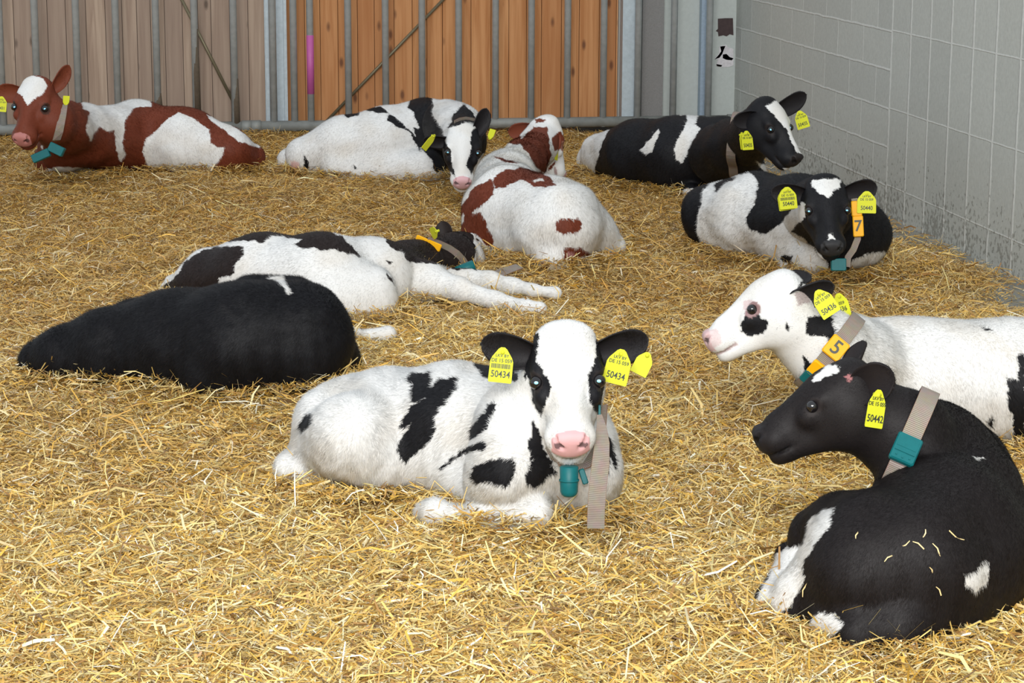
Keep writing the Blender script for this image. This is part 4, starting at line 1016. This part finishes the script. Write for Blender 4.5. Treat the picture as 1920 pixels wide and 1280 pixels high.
if 'flat' in C:
    c = C['flat']; q0 = surf(c, 815, 455); z = depth(q0) if q0 is not None else HD('flat')
    ear_tag(c, 814, 436, z-.06, 70, 0, 72, .05, .085, ())
    pl = [surf(c, x, y, .008) for x, y in ((800, 452), (822, 460), (840, 468), (855, 478), (866, 490), (872, 500))]
    pl = [a for a in pl if a is not None]
    ribbon('collar', pl, cv((.5, .8, .2)), .044, c['rootobj'])
    a_, b2 = cv((.9, -.38, .1)), cv((.35, .85, .3))
    if len(pl) > 2:
        block(c['rootobj'], A(803, 456, z-.03), (a_, b2, np.cross(a_, b2)), (.115, .034, .012), M_orange, 'number_plate')
    m = MB(); k0, k1 = A(855, 511, z-.06), A(890, 497, z-.06); m.tube([k0, k0*.95+k1*.05, k0*.05+k1*.95, k1], [.018, .024, .024, .018], 18); m.build('buckle', M_teal, c['rootobj'], True)
    ribbon('strap_end', [P(880, 512, .045), P(900, 520, .035), P(925, 517, .03), P(950, 507, .035), P(974, 499, .045)], np.array([.1, 1, .25]), .050, c['rootobj'])



# ------------------------------------------------------------------ straw bedding
def hnoise(x, y):
    return (.5*np.sin(x*2.1+.7*np.sin(y*1.7))+.5*np.sin(y*2.6+1.3+.8*np.sin(x*1.9))+.35*np.sin(x*5.3+y*3.1)+.25*np.sin(y*7.7-x*4.9+1)+.18*np.sin(x*13+y*4)+.18*np.sin(y*15-x*6))
def ground(x, y):
    g = .018*hnoise(x, y)
    dw = XW-x
    g = g-np.clip((.62-dw+.10*np.sin(y*3.1)+.07*np.sin(y*7.3))/.5, 0, 1)*.105
    g = g+np.clip((y-13.7)/.5, 0, 1)*.025*(x < 2.6)
    return g
ALLP = np.concatenate([a for a, r, d in ALLBALLS]); ALLR = np.concatenate([r for a, r, d in ALLBALLS])
def boost(x, y):       # straw pushed up around the lying bodies
    out = np.zeros_like(x)
    for p, r in zip(ALLP, ALLR):
        if r < .07 or p[2] > .3: continue
        d = np.hypot(x-p[0], y-p[1])-r*.92
        out = np.maximum(out, .045*np.exp(-(d/.07)**2)*(d > -.12))
    return out
# the bed itself
gx = np.linspace(-3.2, XW+.01, 230); gy = np.linspace(2.5, YB+.02, 360)
GX, GY = np.meshgrid(gx, gy); GZ = ground(GX, GY)+boost(GX.ravel(), GY.ravel()).reshape(GX.shape)*.7-.012
V = np.stack([GX.ravel(), GY.ravel(), GZ.ravel()], 1); nx = len(gx)
i = (np.arange(len(gy)-1)[:, None]*nx+np.arange(nx-1)[None]).ravel(); Q = np.stack([i, i+1, i+nx+1, i+nx], 1)
M_bed, nt, b = newmat('packed_straw'); tc = N(nt, 'ShaderNodeTexCoord')
n1 = N(nt, 'ShaderNodeTexNoise'); n1.inputs['Scale'].default_value = 90; n1.inputs['Detail'].default_value = 6; L(nt, tc.outputs['Object'], n1.inputs['Vector'])
rp = N(nt, 'ShaderNodeValToRGB'); rp.color_ramp.elements[0].position = .35; rp.color_ramp.elements[0].color = (.16, .095, .03, 1); rp.color_ramp.elements[1].position = .65; rp.color_ramp.elements[1].color = (.46, .29, .09, 1)
L(nt, n1.outputs['Fac'], rp.inputs[0]); L(nt, rp.outputs[0], b.inputs['Base Color']); b.inputs['Roughness'].default_value = .9
V[:, 1] = np.minimum(V[:, 1], YB-.035); V[:, 0] = np.minimum(V[:, 0], XW-.004)
bed = link('straw_bed', mesh_np('straw_bed', V, [Q], True), None, None, (M_bed,)); tag(bed, 'packed layer of older straw under the loose golden straw', 'straw', kind='stuff')

def blades(n, x, y, z, yaw, pitch, ln, wd, colr, rs):
    """bent flat stalks: three stations of two points"""
    d = np.stack([np.cos(yaw)*np.cos(pitch), np.sin(yaw)*np.cos(pitch), np.sin(pitch)], 1)
    rd = rs.normal(0, 1, (n, 3)); sd = nz_rows(np.cross(d, np.array([0, 0, 1.])+rd*.55))
    up = np.cross(sd, d); c = np.stack([x, y, z], 1)
    bend = rs.normal(0, .10, n)*ln; kink = rs.normal(0, .12, n)*ln
    V = np.empty((n, 3, 2, 3))
    for k, t in enumerate((-.5, rs.uniform(-.15, .15, n), .5)):
        tt = np.full(n, t) if np.isscalar(t) else t
        m = c+d*(ln*tt)[:, None]
        if k == 1: m = m+up*bend[:, None]+sd*kink[:, None]
        wk = wd*(.75 if k != 1 else 1.0)
        V[:, k, 0] = m-sd*(wk/2)[:, None]; V[:, k, 1] = m+sd*(wk/2)[:, None]
    base = np.arange(n)[:, None]*6
    Q = np.concatenate([base+np.array([0, 1, 3, 2]), base+np.array([2, 3, 5, 4])])
    return V.reshape(-1, 3), Q, np.repeat(colr, 6, 0)
PAL = np.array([(.76, .53, .16), (.82, .64, .27), (.88, .76, .46), (.92, .86, .70), (.62, .38, .10), (.38, .205, .06), (.62, .52, .23), (.75, .46, .08), (.20, .115, .045)])
PW = np.array([.24, .17, .09, .04, .16, .09, .07, .11, .04])
def straw_cols(n, rs): 
    c = PAL[rs.choice(len(PAL), n, p=PW/PW.sum())]
    return np.clip(c*rs.uniform(.75, 1.15, (n, 1)), 0, .92)
def in_view(x, y, mg=.25):
    p = proj(np.stack([x, y, np.zeros_like(x)], 1)); m = mg*FPX/np.maximum(np.hypot(x, y), 1)
    return (p[:, 0] > -m) & (p[:, 0] < 1920+m) & (p[:, 1] < 1280+m) & (y > 3)
rs = np.random.default_rng(11)
NB = 170000 if QUICK else 620000
xs = []; ys = []; tot = 0
while tot < NB:
    x = rs.uniform(-3.2, XW-.02, 400000); y = 3.9+(YB-3.9)*rs.random(400000)**1.6
    k = in_view(x, y); dw = XW-x
    k &= rs.random(len(x)) < np.clip((dw-.05-.12*np.sin(y*3.1)-.08*np.sin(y*7.3))/.35, .12, 1)
    xs.append(x[k]); ys.append(y[k]); tot += k.sum()
x = np.concatenate(xs)[:NB]; y = np.concatenate(ys)[:NB]; n = NB
ln = np.clip(np.exp(rs.normal(math.log(.040), .55, n)), .012, .20); wd = np.clip(np.exp(rs.normal(math.log(.0031), .42, n)), .0013, .0085)
wd = np.where(ln < .02, wd*1.2, wd)
pitch = rs.normal(0, .26, n)
z = np.maximum(ground(x, y), -.07)+boost(x, y)+rs.uniform(-.008, .022, n)+np.abs(np.sin(pitch))*ln*.25
yaw = rs.uniform(0, 2*math.pi, n)+.0
darker = np.clip((y-5.8)/4.5+.35*hnoise(x*1.3+4, y*1.1), 0, 1)[:, None]*.8     # straw colour deepens and browns towards the back of the pen, with noise
V, Q, CC = blades(n, x, y, z, yaw, pitch, ln, wd, straw_cols(n, rs)*(1-darker*np.array([.31, .43, .58])), rs)
# upright and leaning stalks where the bodies have pushed the straw aside
xr = []; yr = []
for p, r in zip(ALLP, ALLR):
    if p[2]-r > .03: continue
    m = int(260*r/.15*(1 if not QUICK else .4)); a = rs.uniform(0, 2*math.pi, m); q = np.sqrt(max(r*r-max(p[2]-.02, 0)**2, .0004))+rs.uniform(-.01, .07, m)
    xr.append(p[0]+np.cos(a)*q); yr.append(p[1]+np.sin(a)*q)
x2 = np.concatenate(xr); y2 = np.concatenate(yr); k = (x2 < XW-.05); x2 = x2[k]; y2 = y2[k]; m = len(x2)
ln2 = np.clip(np.exp(rs.normal(math.log(.062), .42, m)), .02, .16); p2 = np.abs(rs.normal(0, .5, m))
V2, Q2, C2 = blades(m, x2, y2, ground(x2, y2)+boost(x2, y2)+np.sin(p2)*ln2*.35+.005, rs.uniform(0, 6.28, m), p2, ln2, np.clip(np.exp(rs.normal(math.log(.003), .35, m)), .0015, .007), straw_cols(m, rs), rs)
# longer loose stalks lying on top
m3 = 800; x3 = rs.uniform(-3, XW-.3, m3*3); y3 = rs.uniform(4.2, 13.8, m3*3); k = in_view(x3, y3); x3 = x3[k]; y3 = y3[k]; m3 = len(x3); p3 = rs.normal(0, .22, m3)
ln3 = rs.uniform(.08, .19, m3)
V3, Q3, C3 = blades(m3, x3, y3, np.maximum(ground(x3, y3), -.07)+boost(x3, y3)+.022+np.abs(np.sin(p3))*ln3*.3, rs.uniform(0, 6.28, m3), p3, ln3, rs.uniform(.003, .006, m3), np.clip(straw_cols(m3, rs)*1.15, 0, .92), rs)
Q = np.concatenate([Q, Q2+len(V), Q3+len(V)+len(V2)]); V = np.concatenate([V, V2, V3]); CC = np.concatenate([CC, C2, C3])
V[:, 0] = np.minimum(V[:, 0], XW-.006); V[:, 1] = np.minimum(V[:, 1], YB-.04)
me = mesh_np('loose_straw', V, [Q], False); addcol(me, CC)
st = link('loose_straw', me, None, None, (M_straw,)); tag(st, 'loose golden straw strewn over the whole pen floor', 'straw', kind='stuff')
